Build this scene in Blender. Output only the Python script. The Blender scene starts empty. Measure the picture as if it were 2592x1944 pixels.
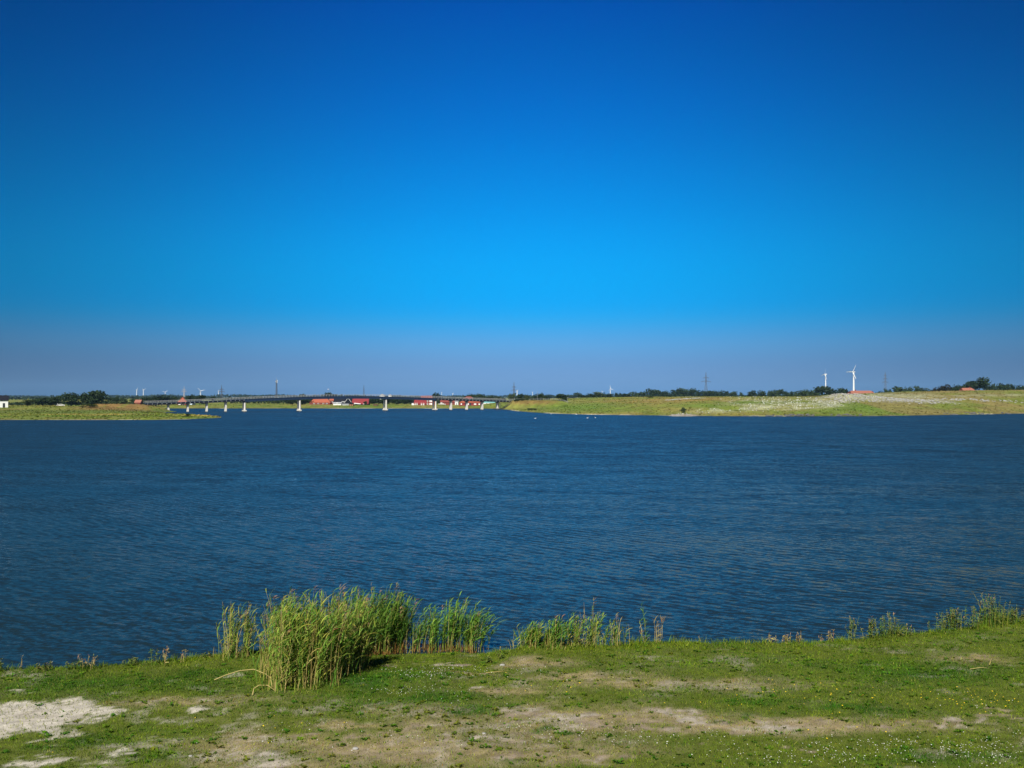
import bpy, math, random
import numpy as np
from mathutils import Vector, Matrix

random.seed(7)
RNG = np.random.default_rng(11)
S = bpy.context.scene
COL = S.collection
R = math.radians

# ------------------------------------------------------------------ camera, sky, sun, exposure
HAZE = .00005
F, CX, HY, H = 2437.0, 1296.0, 1004.0, 7.2        # focal length in photo pixels, centre, horizon row, eye height above the water
cd = bpy.data.cameras.new('camera'); cam = bpy.data.objects.new('camera', cd); COL.objects.link(cam)
cd.sensor_width = 36; cd.lens = 36 * F / 2592; cd.clip_start = 0.5; cd.clip_end = 30000
cam.location = (0, 0, H); cam.rotation_euler = (R(90.75), 0, 0)
S.camera = cam
SUN_AZ, SUN_EL = 163.0, 46.0                      # degrees to the left of the view direction, elevation
world = bpy.data.worlds.new('World'); S.world = world; world.use_nodes = True
wn = world.node_tree.nodes; wl = world.node_tree.links
bg = wn['Background']; bg.inputs[1].default_value = 0.1
sky = wn.new('ShaderNodeTexSky'); sky.sky_type = 'NISHITA'; sky.sun_disc = False
sky.sun_elevation = R(SUN_EL); sky.sun_rotation = R(-SUN_AZ)
sky.air_density = 1; sky.dust_density = 0.6; sky.ozone_density = 3


def math_node(nodes, links, op, a, b=None, c=None):
    n = nodes.new('ShaderNodeMath'); n.operation = op
    for i, v in enumerate((a, b, c)):
        if v is None: continue
        if isinstance(v, (int, float)): n.inputs[i].default_value = v
        else: links.new(v, n.inputs[i])
    return n.outputs[0]


# the clear-day tint of this sky by elevation (deep saturated blue above, pale grey-blue at the horizon)
tc = wn.new('ShaderNodeTexCoord'); sep = wn.new('ShaderNodeSeparateXYZ'); wl.new(tc.outputs['Generated'], sep.inputs[0])
ramp = wn.new('ShaderNodeValToRGB'); ramp.color_ramp.interpolation = 'B_SPLINE'
#SKYRAMP
TINT = [(0.0057, (0.186, 0.433, 1.064)), (0.0180, (0.197, 0.391, 0.910)), (0.0344, (0.170, 0.351, 0.787)), (0.0508, (0.150, 0.409, 0.831)), (0.0631, (0.112, 0.413, 0.842)), (0.0794, (0.028, 0.453, 0.899)), (0.0956, (0.001, 0.471, 0.955)), (0.1159, (0.000, 0.512, 0.955)), (0.1440, (0.000, 0.546, 0.987)), (0.1835, (0.000, 0.525, 0.980)), (0.2412, (0.000, 0.454, 0.927)), (0.2966, (0.000, 0.370, 0.892)), (0.3406, (0.000, 0.331, 0.814)), (0.3826, (0.000, 0.269, 0.813))]
TINT += [(.55, tuple(c * .80 for c in TINT[-1][1])), (.8, tuple(c * .62 for c in TINT[-1][1]))]     # deeper blue towards the zenith
TK, ZR = 2.0, 0.8
els = ramp.color_ramp.elements
while len(els) > 1: els.remove(els[-1])
for i, (p, c) in enumerate(TINT):
    e = els[0] if i == 0 else els.new(p / ZR)
    e.position = p / ZR; e.color = (c[0] / TK, c[1] / TK, c[2] / TK, 1)
zz = math_node(wn, wl, 'DIVIDE', sep.outputs[2], ZR)
wl.new(zz, ramp.inputs[0])
mul = wn.new('ShaderNodeVectorMath'); mul.operation = 'MULTIPLY'
wl.new(sky.outputs[0], mul.inputs[0]); wl.new(ramp.outputs[0], mul.inputs[1])
# broad fall-off in azimuth from the view axis: lens vignetting put into the sky
caz = math_node(wn, wl, 'DIVIDE', sep.outputs[1], math_node(wn, wl, 'MAXIMUM', math_node(wn, wl, 'POWER', math_node(wn, wl, 'ADD',
      math_node(wn, wl, 'MULTIPLY', sep.outputs[0], sep.outputs[0]), math_node(wn, wl, 'MULTIPLY', sep.outputs[1], sep.outputs[1])), 0.5), 0.001))
lobe = math_node(wn, wl, 'POWER', math_node(wn, wl, 'MAXIMUM', math_node(wn, wl, 'MULTIPLY_ADD', caz, 0.5, 0.5), 0.0), 24.0)
lobe = math_node(wn, wl, 'MULTIPLY_ADD', lobe, 0.60 * TK, 0.40 * TK)
sc = wn.new('ShaderNodeVectorMath'); sc.operation = 'SCALE'
wl.new(mul.outputs[0], sc.inputs[0]); wl.new(lobe, sc.inputs['Scale'])
wl.new(sc.outputs[0], bg.inputs[0])

sd = bpy.data.lights.new('sun', 'SUN'); sd.energy = 5.0; sd.angle = R(0.5); sd.color = (1.0, .95, .86)
sun = bpy.data.objects.new('sun', sd); COL.objects.link(sun)
sdir = Vector((-math.sin(R(SUN_AZ)) * math.cos(R(SUN_EL)), math.cos(R(SUN_AZ)) * math.cos(R(SUN_EL)), math.sin(R(SUN_EL))))
sun.rotation_euler = sdir.to_track_quat('Z', 'Y').to_euler(); sun.location = sdir * 200
vs = S.view_settings; vs.view_transform = 'Standard'; vs.look = 'None'; vs.exposure = 0.45; vs.gamma = 1; vs.use_curve_mapping = False


# ------------------------------------------------------------------ helpers
def X(px, Y): return (px - CX) / F * Y
def Z(py, Y): return H - (py - HY) / F * Y


def tag(o, label=None, cat=None, group=None, kind=None):
    if label: o['label'] = label
    if cat: o['category'] = cat
    if group: o['group'] = group
    if kind: o['kind'] = kind
    return o


def thing(name, loc, label, cat, group=None, rz=0):
    o = bpy.data.objects.new(name, None); COL.objects.link(o)
    o.location = loc; o.rotation_euler = (0, 0, rz); o.empty_display_size = 0.5
    return tag(o, label, cat, group)


LATT = {}
def lattice_of(k):
    if k not in LATT: LATT[k] = np.random.default_rng(k).random((256, 256))
    return LATT[k]


def noise2(x, y, seed, oct=4, gain=0.5):
    x = np.asarray(x, float); y = np.asarray(y, float); out = np.zeros(np.broadcast(x, y).shape); a = 1.0; tot = 0
    for k in range(oct):
        g = lattice_of(seed * 31 + k)
        xi = np.floor(x).astype(int); yi = np.floor(y).astype(int); fx = x - xi; fy = y - yi
        fx = fx * fx * (3 - 2 * fx); fy = fy * fy * (3 - 2 * fy)
        a00 = g[xi % 256, yi % 256]; a10 = g[(xi + 1) % 256, yi % 256]; a01 = g[xi % 256, (yi + 1) % 256]; a11 = g[(xi + 1) % 256, (yi + 1) % 256]
        out += a * ((a00 * (1 - fx) + a10 * fx) * (1 - fy) + (a01 * (1 - fx) + a11 * fx) * fy); tot += a
        a *= gain; x = x * 2.03 + 17.3; y = y * 2.03 + 5.7
    return out / tot


def sstep(v, a, b):
    t = np.clip((v - a) / (b - a), 0, 1); return t * t * (3 - 2 * t)


class MB:
    """collects boxes, tubes and strips, links them as one mesh object"""
    def __init__(s): s.v = []; s.f = []; s.c = []; s.smooth = False
    def add(s, vs, fs, c=None):
        n = len(s.v); s.v.extend(vs); s.f.extend([tuple(i + n for i in f) for f in fs]); s.c.extend([c or (1, 1, 1)] * len(vs)); return s
    def box(s, x0, x1, y0, y1, z0, z1, c=None, bev=0):
        return s.add([(x0, y0, z0), (x1, y0, z0), (x1, y1, z0), (x0, y1, z0), (x0, y0, z1), (x1, y0, z1), (x1, y1, z1), (x0, y1, z1)],
              [(0, 3, 2, 1), (4, 5, 6, 7), (0, 1, 5, 4), (1, 2, 6, 5), (2, 3, 7, 6), (3, 0, 4, 7)], c)
    def tube(s, pts, rad, n=6, c=None, cap=True):
        pts = [Vector(p) for p in pts]
        if not isinstance(rad, (list, tuple)): rad = [rad] * len(pts)
        vs = []; fs = []
        for i, p in enumerate(pts):
            d = (pts[min(i + 1, len(pts) - 1)] - pts[max(i - 1, 0)]).normalized()
            u = d.cross(Vector((0, 0, 1)) if abs(d.z) < .9 else Vector((1, 0, 0))).normalized(); w = d.cross(u)
            for k in range(n):
                a = 2 * math.pi * k / n; q = p + (u * math.cos(a) + w * math.sin(a)) * rad[i]; vs.append(q[:])
        for i in range(len(pts) - 1):
            for k in range(n):
                fs.append((i * n + k, i * n + (k + 1) % n, (i + 1) * n + (k + 1) % n, (i + 1) * n + k))
        if cap: fs.append(tuple(range(n - 1, -1, -1))); fs.append(tuple(range((len(pts) - 1) * n, len(pts) * n)))
        return s.add(vs, fs, c)
    def strip(s, pts, width, side, c=None):
        """flat tapering leaf along pts; side = width direction"""
        side = Vector(side); vs = []; fs = []; m = len(pts)
        for i, p in enumerate(pts):
            w = width[i] / 2
            vs.append((Vector(p) - side * w)[:]); vs.append((Vector(p) + side * w)[:])
        for i in range(m - 1): fs.append((2 * i, 2 * i + 1, 2 * i + 3, 2 * i + 2))
        return s.add(vs, fs, c)
    def mesh(s, name, m, color=False, smooth=False):
        me = bpy.data.meshes.new(name); me.from_pydata(s.v, [], s.f); me.update()
        if m: me.materials.append(m)
        if color:
            at = me.color_attributes.new('Col', 'FLOAT_COLOR', 'POINT')
            at.data.foreach_set('color', np.c_[np.array(s.c, float).reshape(-1, 3), np.ones(len(s.c))].ravel())
        if smooth: me.polygons.foreach_set('use_smooth', [True] * len(me.polygons))
        return me
    def build(s, name, m, parent=None, color=False, smooth=False, kind=None, loc=None):
        o = bpy.data.objects.new(name, s.mesh(name, m, color, smooth)); COL.objects.link(o)
        if parent: o.parent = parent
        if loc: o.location = loc
        if kind: o['kind'] = kind
        return o


def np_mesh(name, V, Fa, m, colr=None, smooth=False, kind=None, parent=None):
    """V (n,3); Fa (m,3 or 4) ints"""
    me = bpy.data.meshes.new(name); k = Fa.shape[1]
    me.vertices.add(len(V)); me.vertices.foreach_set('co', V.astype(np.float32).ravel())
    me.loops.add(Fa.size); me.loops.foreach_set('vertex_index', Fa.astype(np.int32).ravel())
    me.polygons.add(len(Fa)); me.polygons.foreach_set('loop_start', np.arange(0, Fa.size, k, dtype=np.int32))
    try: me.polygons.foreach_set('loop_total', np.full(len(Fa), k, np.int32))
    except Exception: pass
    me.update(calc_edges=True); me.validate()
    if colr is not None:
        at = me.color_attributes.new('Col', 'FLOAT_COLOR', 'POINT')
        at.data.foreach_set('color', np.c_[colr, np.ones(len(colr))].astype(np.float32).ravel())
    if smooth: me.polygons.foreach_set('use_smooth', np.ones(len(me.polygons), bool))
    me.materials.append(m)
    o = bpy.data.objects.new(name, me); COL.objects.link(o)
    if kind: o['kind'] = kind
    if parent: o.parent = parent
    return o


def grid_faces(nu, nv):
    i = np.arange(nu * nv).reshape(nv, nu)
    return np.stack([i[:-1, :-1], i[:-1, 1:], i[1:, 1:], i[1:, :-1]], -1).reshape(-1, 4)


# ------------------------------------------------------------------ materials
def new_mat(name):
    m = bpy.data.materials.new(name); m.use_nodes = True
    return m, m.node_tree.nodes, m.node_tree.links, m.node_tree.nodes['Principled BSDF']


def paint(name, col, rough=0.6, var=0.12, scale=3.0, metal=0.0, spec=0.4):
    """plain surface with a little weathering in its colour"""
    m, n, l, b = new_mat(name)
    tcn = n.new('ShaderNodeTexCoord'); nz = n.new('ShaderNodeTexNoise'); nz.inputs['Scale'].default_value = scale; nz.inputs['Detail'].default_value = 5
    l.new(tcn.outputs['Object'], nz.inputs['Vector'])
    mx = n.new('ShaderNodeMix'); mx.data_type = 'RGBA'
    mx.inputs['A'].default_value = (*[c * (1 - var) for c in col], 1); mx.inputs['B'].default_value = (*[min(1, c * (1 + var)) for c in col], 1)
    l.new(nz.outputs['Fac'], mx.inputs['Factor']); l.new(mx.outputs['Result'], b.inputs['Base Color'])
    b.inputs['Roughness'].default_value = rough; b.inputs['Metallic'].default_value = metal; b.inputs['Specular IOR Level'].default_value = spec
    return m


def leafy(name, attr=True, col=(1, 1, 1), trans=0.3, var=0.25, scale=8.0, spec=0.25):
    """leaf surface: colour attribute times noise, part of the light passes through"""
    m, n, l, b = new_mat(name)
    tcn = n.new('ShaderNodeTexCoord'); nz = n.new('ShaderNodeTexNoise'); nz.inputs['Scale'].default_value = scale
    l.new(tcn.outputs['Object'], nz.inputs['Vector'])
    vr = n.new('ShaderNodeMapRange'); vr.inputs[3].default_value = 1 - var; vr.inputs[4].default_value = 1 + var
    vr.inputs[1].default_value = .25; vr.inputs[2].default_value = .75
    l.new(nz.outputs['Fac'], vr.inputs[0])
    s2 = n.new('ShaderNodeVectorMath'); s2.operation = 'SCALE'; l.new(vr.outputs[0], s2.inputs['Scale'])
    if attr:
        a = n.new('ShaderNodeAttribute'); a.attribute_name = 'Col'; l.new(a.outputs['Color'], s2.inputs[0])
        if col != (1, 1, 1):
            m2 = n.new('ShaderNodeVectorMath'); m2.operation = 'MULTIPLY'; m2.inputs[1].default_value = col
            l.new(a.outputs['Color'], m2.inputs[0]); l.new(m2.outputs[0], s2.inputs[0])
    else: s2.inputs[0].default_value = col
    b.inputs['Roughness'].default_value = .6; b.inputs['Specular IOR Level'].default_value = spec
    l.new(s2.outputs[0], b.inputs['Base Color'])
    tr = n.new('ShaderNodeBsdfTranslucent'); l.new(s2.outputs[0], tr.inputs['Color'])
    mix = n.new('ShaderNodeMixShader'); mix.inputs[0].default_value = trans
    l.new(b.outputs[0], mix.inputs[1]); l.new(tr.outputs[0], mix.inputs[2]); l.new(mix.outputs[0], n['Material Output'].inputs[0])
    return m


def soil(name, fine, coarse, bump, var=0.35):
    """ground: vertex colour times two noises with fine relief"""
    m, n, l, b = new_mat(name)
    tcn = n.new('ShaderNodeTexCoord'); a = n.new('ShaderNodeAttribute'); a.attribute_name = 'Col'
    mp = n.new('ShaderNodeMapping'); mp.inputs['Scale'].default_value = (1, 1, 1); l.new(tcn.outputs['Object'], mp.inputs[0])
    n1 = n.new('ShaderNodeTexNoise'); n1.inputs['Scale'].default_value = fine; n1.inputs['Detail'].default_value = 6; n1.inputs['Roughness'].default_value = .65
    n2 = n.new('ShaderNodeTexNoise'); n2.inputs['Scale'].default_value = coarse; n2.inputs['Detail'].default_value = 5
    l.new(mp.outputs[0], n1.inputs['Vector']); l.new(mp.outputs[0], n2.inputs['Vector'])
    s_ = math_node(n, l, 'MULTIPLY', n1.outputs['Fac'], n2.outputs['Fac'])
    vr = n.new('ShaderNodeMapRange'); vr.inputs[1].default_value = .12; vr.inputs[2].default_value = .40
    vr.inputs[3].default_value = 1 - var; vr.inputs[4].default_value = 1 + var; l.new(s_, vr.inputs[0])
    s2 = n.new('ShaderNodeVectorMath'); s2.operation = 'SCALE'; l.new(a.outputs['Color'], s2.inputs[0]); l.new(vr.outputs[0], s2.inputs['Scale'])
    l.new(s2.outputs[0], b.inputs['Base Color']); b.inputs['Roughness'].default_value = .9; b.inputs['Specular IOR Level'].default_value = .15
    bp = n.new('ShaderNodeBump'); bp.inputs['Distance'].default_value = bump; bp.inputs['Strength'].default_value = 1
    l.new(n1.outputs['Fac'], bp.inputs['Height']); l.new(bp.outputs[0], b.inputs['Normal'])
    return m


M = dict(
    white=paint('white_paint', (.80, .80, .78), .5, .04), offwhite=paint('render_white', (.72, .71, .68), .8, .06),
    concrete=paint('concrete', (.62, .60, .54), .85, .10, .8), dark=paint('dark_steel', (.022, .026, .034), .5, .2, 1.0),
    girder=paint('blue_steel', (.010, .026, .062), .5, .15, .6), rail=paint('galvanised_rail', (.34, .35, .36), .5, .1, 1.0),
    red=paint('red_tiles', (.21, .022, .024), .7, .2, 1.5), orange=paint('orange_tiles', (.33, .085, .042), .75, .18, 1.2),
    brick=paint('red_brick', (.20, .045, .035), .85, .2, 4.0), black=paint('black_boards', (.010, .011, .015), .8, .3, 2.0, 0, .15),
    slate=paint('slate_roof', (.012, .013, .019), .85, .25, 1.0, 0, .12), glass=paint('window_glass', (.02, .025, .03), .1, .1, 1.0, 0, .6),
    faded=paint('faded_tiles', (.30, .115, .075), .8, .2, 1.2), cyan=paint('turquoise_sheet', (.22, .60, .62), .45, .06, .6), pylon=paint('pylon_steel', (.10, .105, .11), .6, .1, 1.0),
    pale_pylon=paint('pale_pylon_steel', (.42, .40, .40), .6, .1, 1.0), turbine=paint('turbine_white', (.82, .82, .80), .4, .03, .2),
    wood=paint('brown_wood', (.14, .075, .04), .8, .3, 2.0), terracotta=paint('terracotta_boards', (.42, .17, .09), .8, .15, 2.0),
    bark=paint('bark', (.06, .045, .035), .9, .3, 1.5), tyre=paint('tyre_rubber', (.02, .02, .02), .8, .1), carblue=paint('pale_blue_paint', (.55, .66, .74), .3, .03),
    beak=paint('orange_beak', (.6, .25, .04), .5, .1), stone=paint('shore_stone', (.10, .10, .095), .9, .4, 2.0),
    palestone=paint('pale_rubble', (.30, .295, .27), .9, .2, 1.0), feather=paint('white_feather', (.82, .82, .82), .6, .03, 5), grey_feather=paint('grey_feather', (.45, .47, .50), .6, .05, 5),
    grass=leafy('grass_blades', col=(.74, .94, .32), trans=.25, var=.25, scale=1.2, spec=.08), reed=leafy('reed_leaves', col=(1.06, 1.06, .64), trans=.30, var=.15, scale=6, spec=.12), straw=leafy('reed_stems', col=(.95, .92, .62), trans=.12, var=.15, scale=9, spec=.12),
    petal=leafy('white_petals', attr=False, col=(.62, .62, .56), trans=.25, var=.05), yellow=leafy('yellow_petals', attr=False, col=(.75, .55, .02), trans=.25, var=.05),
    near=soil('bank_soil', 26, 5, .012, .35), far=soil('far_meadow', 1.4, .22, .15, .35),
    tuft=leafy('meadow_tufts', trans=.3, var=.15, scale=.3, spec=.05), farwhite=leafy('far_white_flowers', attr=False, col=(.62, .63, .57), trans=.2, var=.15, scale=.5),
)
CROWN = {'dark': leafy('crown_dark', col=(.75, .8, .75), trans=.18, scale=.8, spec=.1), 'mid': leafy('crown_mid', col=(1.25, 1.2, 1.0), trans=.22, scale=.8, spec=.1),
         'grey': leafy('crown_grey', col=(1.9, 1.6, 1.9), trans=.22, scale=.8, spec=.1), 'olive': leafy('crown_olive', col=(1.9, 1.45, .9), trans=.25, scale=.8, spec=.1),
         'copper': leafy('crown_copper', col=(.75, .42, .55), trans=.15, scale=.8, spec=.1)}

# ------------------------------------------------------------------ water
def water_material():
    m, n, l, b = new_mat('lake_water')
    b.inputs['Base Color'].default_value = (.010, .022, .020, 1); pn = n.new('ShaderNodeNewGeometry'); sx_ = n.new('ShaderNodeSeparateXYZ'); l.new(pn.outputs['Position'], sx_.inputs[0])
    rr_ = n.new('ShaderNodeMapRange'); rr_.interpolation_type = 'SMOOTHSTEP'; rr_.inputs[1].default_value = 25; rr_.inputs[2].default_value = 170; rr_.inputs[3].default_value = .10; rr_.inputs[4].default_value = .16
    l.new(sx_.outputs[1], rr_.inputs[0]); b.inputs['IOR'].default_value = 1.333
    b.inputs['Specular IOR Level'].default_value = .19
    tcn = n.new('ShaderNodeTexCoord')
    def slope(rot, sx, sy, scale, det, rough, kx, ky, mask=None):
        """two slope components of one family of waves, turned back to world axes"""
        mp = n.new('ShaderNodeMapping'); mp.vector_type = 'TEXTURE'; mp.inputs['Rotation'].default_value = (0, 0, R(rot)); mp.inputs['Scale'].default_value = (1 / sx, 1 / sy, 1)
        l.new(tcn.outputs['Object'], mp.inputs[0])
        t = n.new('ShaderNodeTexNoise'); t.inputs['Scale'].default_value = scale; t.inputs['Detail'].default_value = det; t.inputs['Roughness'].default_value = rough; t.inputs['Distortion'].default_value = .5
        l.new(mp.outputs[0], t.inputs['Vector'])
        v = n.new('ShaderNodeVectorMath'); v.operation = 'MULTIPLY_ADD'; l.new(t.outputs['Color'], v.inputs[0]); v.inputs[1].default_value = (kx, ky, 0); v.inputs[2].default_value = (-kx / 2, -ky / 2, 0)
        out = v.outputs[0]
        if mask is not None:
            q = n.new('ShaderNodeVectorMath'); q.operation = 'SCALE'; l.new(out, q.inputs[0]); l.new(mask, q.inputs['Scale']); out = q.outputs[0]
        vr = n.new('ShaderNodeVectorRotate'); vr.rotation_type = 'Z_AXIS'; vr.inputs['Angle'].default_value = R(rot); l.new(out, vr.inputs['Vector'])
        return vr.outputs[0]
    def patch(rot, sx, sy, scale, lo, hi):
        mp = n.new('ShaderNodeMapping'); mp.vector_type = 'TEXTURE'; mp.inputs['Rotation'].default_value = (0, 0, R(rot)); mp.inputs['Scale'].default_value = (1 / sx, 1 / sy, 1)
        l.new(tcn.outputs['Object'], mp.inputs[0]); t = n.new('ShaderNodeTexNoise'); t.inputs['Scale'].default_value = scale; t.inputs['Detail'].default_value = 3; l.new(mp.outputs[0], t.inputs['Vector'])
        mr = n.new('ShaderNodeMapRange'); mr.inputs[1].default_value = .3; mr.inputs[2].default_value = .7; mr.inputs[3].default_value = lo; mr.inputs[4].default_value = hi; l.new(t.outputs['Fac'], mr.inputs[0]); return mr.outputs[0]
    W = WATER
    def bands(rot, lam, dist, dscale, k, mask):
        """long crested waves: sinusoidal slope across crests that wander a little"""
        mp = n.new('ShaderNodeMapping'); mp.vector_type = 'TEXTURE'; mp.inputs['Rotation'].default_value = (0, 0, R(rot)); l.new(tcn.outputs['Object'], mp.inputs[0])
        t = n.new('ShaderNodeTexWave'); t.wave_type = 'BANDS'; t.bands_direction = 'Y'; t.inputs['Scale'].default_value = .314 / lam; t.inputs['Distortion'].default_value = dist
        t.inputs['Detail'].default_value = 3; t.inputs['Detail Scale'].default_value = dscale; t.inputs['Detail Roughness'].default_value = .5; l.new(mp.outputs[0], t.inputs['Vector'])
        f = math_node(n, l, 'MULTIPLY_ADD', t.outputs['Fac'], 2 * k, -k); f = math_node(n, l, 'MULTIPLY', f, mask)
        cb = n.new('ShaderNodeCombineXYZ'); l.new(f, cb.inputs[1]); vr = n.new('ShaderNodeVectorRotate'); vr.rotation_type = 'Z_AXIS'; vr.inputs['Angle'].default_value = R(rot); l.new(cb.outputs[0], vr.inputs['Vector'])
        return vr.outputs[0]
    terms = [bands(-46, .60, 6, .6, W[0], patch(-45, .6, 1, .07, .0, 1.7)), bands(-37, .38, 7, .6, W[0] * .8, patch(-30, .5, 1, .12, .2, 1.4)), bands(-15, .42, 9, .8, W[0] * .5, patch(0, .4, 1, .06, .2, 1.4)),
             slope(-22, .35, 1.0, 4.5, 3, .55, W[1] * .5, W[1], patch(5, .3, 1, .04, .6, 1.25)), slope(-12, .35, 1.0, .42, 4, .75, W[3] * .5, W[3], patch(0, .3, 1, .02, .5, 1.3)), slope(8, .5, 1.0, 11.0, 3, .6, W[2], W[2], patch(5, .4, 1, .06, .5, 1.4))]
    tot = terms[0]
    for t_ in terms[1:]:
        ad = n.new('ShaderNodeVectorMath'); ad.operation = 'ADD'; l.new(tot, ad.inputs[0]); l.new(t_, ad.inputs[1]); tot = ad.outputs[0]
    ad = n.new('ShaderNodeVectorMath'); ad.operation = 'ADD'; l.new(tot, ad.inputs[0]); ad.inputs[1].default_value = (0, 0, 1)
    # at grazing sight the wave faces turned to the eye hide the ones turned away, so the mean visible slope leans to the viewer
    ge = n.new('ShaderNodeNewGeometry'); si = n.new('ShaderNodeSeparateXYZ'); l.new(ge.outputs['Incoming'], si.inputs[0])
    kk = n.new('ShaderNodeMapRange'); kk.interpolation_type = 'SMOOTHSTEP'; kk.inputs[1].default_value = 0; kk.inputs[2].default_value = .16; kk.inputs[3].default_value = LEAN; kk.inputs[4].default_value = 0
    l.new(si.outputs[2], kk.inputs[0]); ln = n.new('ShaderNodeVectorMath'); ln.operation = 'SCALE'; l.new(ge.outputs['Incoming'], ln.inputs[0]); l.new(kk.outputs[0], ln.inputs['Scale'])
    a2 = n.new('ShaderNodeVectorMath'); a2.operation = 'ADD'; l.new(ad.outputs[0], a2.inputs[0]); l.new(ln.outputs[0], a2.inputs[1]); ad = a2
    nm = n.new('ShaderNodeVectorMath'); nm.operation = 'NORMALIZE'; l.new(ad.outputs[0], nm.inputs[0]); l.new(nm.outputs[0], b.inputs['Normal'])
    # murky body colour under a partly reflecting, slightly dulled surface
    b.inputs['Specular IOR Level'].default_value = 0; b.inputs['Roughness'].default_value = 1
    gl = n.new('ShaderNodeBsdfGlossy'); gl.inputs['Color'].default_value = (.66, .65, .63, 1); l.new(rr_.outputs[0], gl.inputs['Roughness']); l.new(nm.outputs[0], gl.inputs['Normal'])
    fr = n.new('ShaderNodeFresnel'); fr.inputs['IOR'].default_value = 1.333; l.new(nm.outputs[0], fr.inputs['Normal'])
    mx = n.new('ShaderNodeMixShader'); l.new(fr.outputs[0], mx.inputs[0]); l.new(b.outputs[0], mx.inputs[1]); l.new(gl.outputs[0], mx.inputs[2]); l.new(mx.outputs[0], n['Material Output'].inputs[0])
    return m


LEAN = .135
WATER = (.045, .50, .52, .30)                              # slopes of long waves, chop and ripples
wx = np.linspace(-2500, 2500, 41); wy = np.linspace(-60, 1200, 21)
gx, gy = np.meshgrid(wx, wy)
tag(np_mesh('water', np.c_[gx.ravel(), gy.ravel(), np.zeros(gx.size)], grid_faces(41, 21), water_material()), kind='structure')

# ------------------------------------------------------------------ far terrain
P1 = np.array([(-900, 290), (-400, 300), (-158, 297), (-133.6, 297), (-109.6, 298), (-103, 307), (-99, 322), (-100, 333), (-106, 348), (-112.6, 362), (-125.6, 376), (-140, 398),
               (-152, 418), (-158, 440), (-160, 462), (-182, 486), (-230, 530), (-300, 575), (-900, 590)], float)
P2 = np.array([(-9000, 590), (-300, 588), (-150, 584), (-60, 586), (-22, 582), (-9, 564), (-3, 530), (.8, 487), (8.8, 440), (17.4, 409), (31.9, 383), (46.5, 374), (57, 367), (60, 353),
               (65, 352), (69, 357), (84, 353), (101, 351), (117, 353), (131, 354), (150, 364), (171, 377), (217, 408), (300, 450), (450, 520), (1500, 700), (9000, 900), (9000, 9000), (-9000, 9000)], float)


def sdist(P, x, y):
    """signed distance to a polygon, positive inside"""
    d = np.full(x.shape, 1e9); ins = np.zeros(x.shape, bool); n = len(P)
    for i in range(n):
        x1, y1 = P[i]; x2, y2 = P[(i + 1) % n]; ex, ey = x2 - x1, y2 - y1
        t = np.clip(((x - x1) * ex + (y - y1) * ey) / (ex * ex + ey * ey), 0, 1)
        d = np.minimum(d, np.hypot(x - x1 - t * ex, y - y1 - t * ey))
        c = ((y1 > y) != (y2 > y)); ins ^= c & (x < ex * (y - y1) / (ey if ey else 1e-9) + x1)
    return np.where(ins, d, -d)


CRX = [-40, -22, -8, 0, 19, 28, 38, 56, 75, 93, 111, 130, 148, 167, 185, 204, 222, 239, 300, 500]
CRZ = [1.7, 1.7, 3.4, 4.4, 4.8, 5.3, 5.9, 6.4, 6.7, 6.9, 7.0, 7.0, 7.0, 7.3, 7.9, 8.7, 9.3, 10.2, 11, 11]
HEAPS = [(146, 432, 10, 8, 2.0), (157, 434, 11, 9, 1.9), (170, 436, 9, 7, 1.2), (183, 440, 8, 7, .8), (196, 446, 8, 7, .4)]


def far_height(x, y):
    x = np.asarray(x, float); y = np.asarray(y, float)
    d1 = sdist(P1, x, y); d2 = sdist(P2, x, y); wob = (noise2(x / 7, y / 7, 3) - .5) * 3.0
    d1 = d1 + wob; d2w = d2 + wob
    r1 = (.8 * sstep(y, 310, 400) + .9 * sstep(y, 395, 440)) * sstep(d1, 0, 30) + .3 * sstep(d1, 0, 3) + .5 * sstep(d1, 0, 20)
    emb = 3.75 * np.exp(-((x + 186) / 22) ** 4 - ((y - 453) / 12) ** 4) * sstep(d1, 0, 7); r1 = np.maximum(r1, emb)
    zc = np.interp(x, CRX, CRZ)
    far = 1.8 + .5 * sstep(d2, 0, 80)
    fall = 1 - sstep(d2, 140, 330)
    hill = np.where(x < -40, 0, 1)
    r2 = (.45 * sstep(d2w, 0, 2) + (zc - .45) * (.45 * sstep(d2w, 0, 45) + .55 * sstep(d2w, 12, 100)))
    r2 = np.where(x < -8, .4 * sstep(d2w, 0, 2) + (zc - .4) * sstep(d2w, 0, 24), r2)
    ridge = 5.1 * sstep(x, -7, 1) * (1 - sstep(x, 24, 44)) * np.exp(-((y - (558 - x * .9)) / 17) ** 4); r2 = np.maximum(r2, ridge)
    r2 = np.where(d2 > 140, far + (r2 - far) * fall, r2)
    for hx, hy, rx, ry, hh in HEAPS: r2 = r2 + hh * np.exp(-((x - hx) / rx) ** 2 - ((y - hy) / ry) ** 2) * (.75 + .5 * noise2(x / 2.5, y / 2.5, 5))
    r2 = r2 + (noise2(x / 18, y / 18, 8) - .5) * .9 * sstep(d2, 5, 40) * (1 - sstep(d2, 300, 500))
    z = np.where(d1 > 0, r1, np.maximum(d1 * .25, -1.6)); z2 = np.where(d2w > 0, r2, np.maximum(d2w * .25, -1.6))
    return np.maximum(z, z2), np.maximum(d1, d2w), d1, d2w


def hz(x, y): return float(far_height(np.array([x]), np.array([y]))[0][0])


def mixc(a, b, t): return a * (1 - t[:, None]) + np.array(b) * t[:, None]


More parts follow.
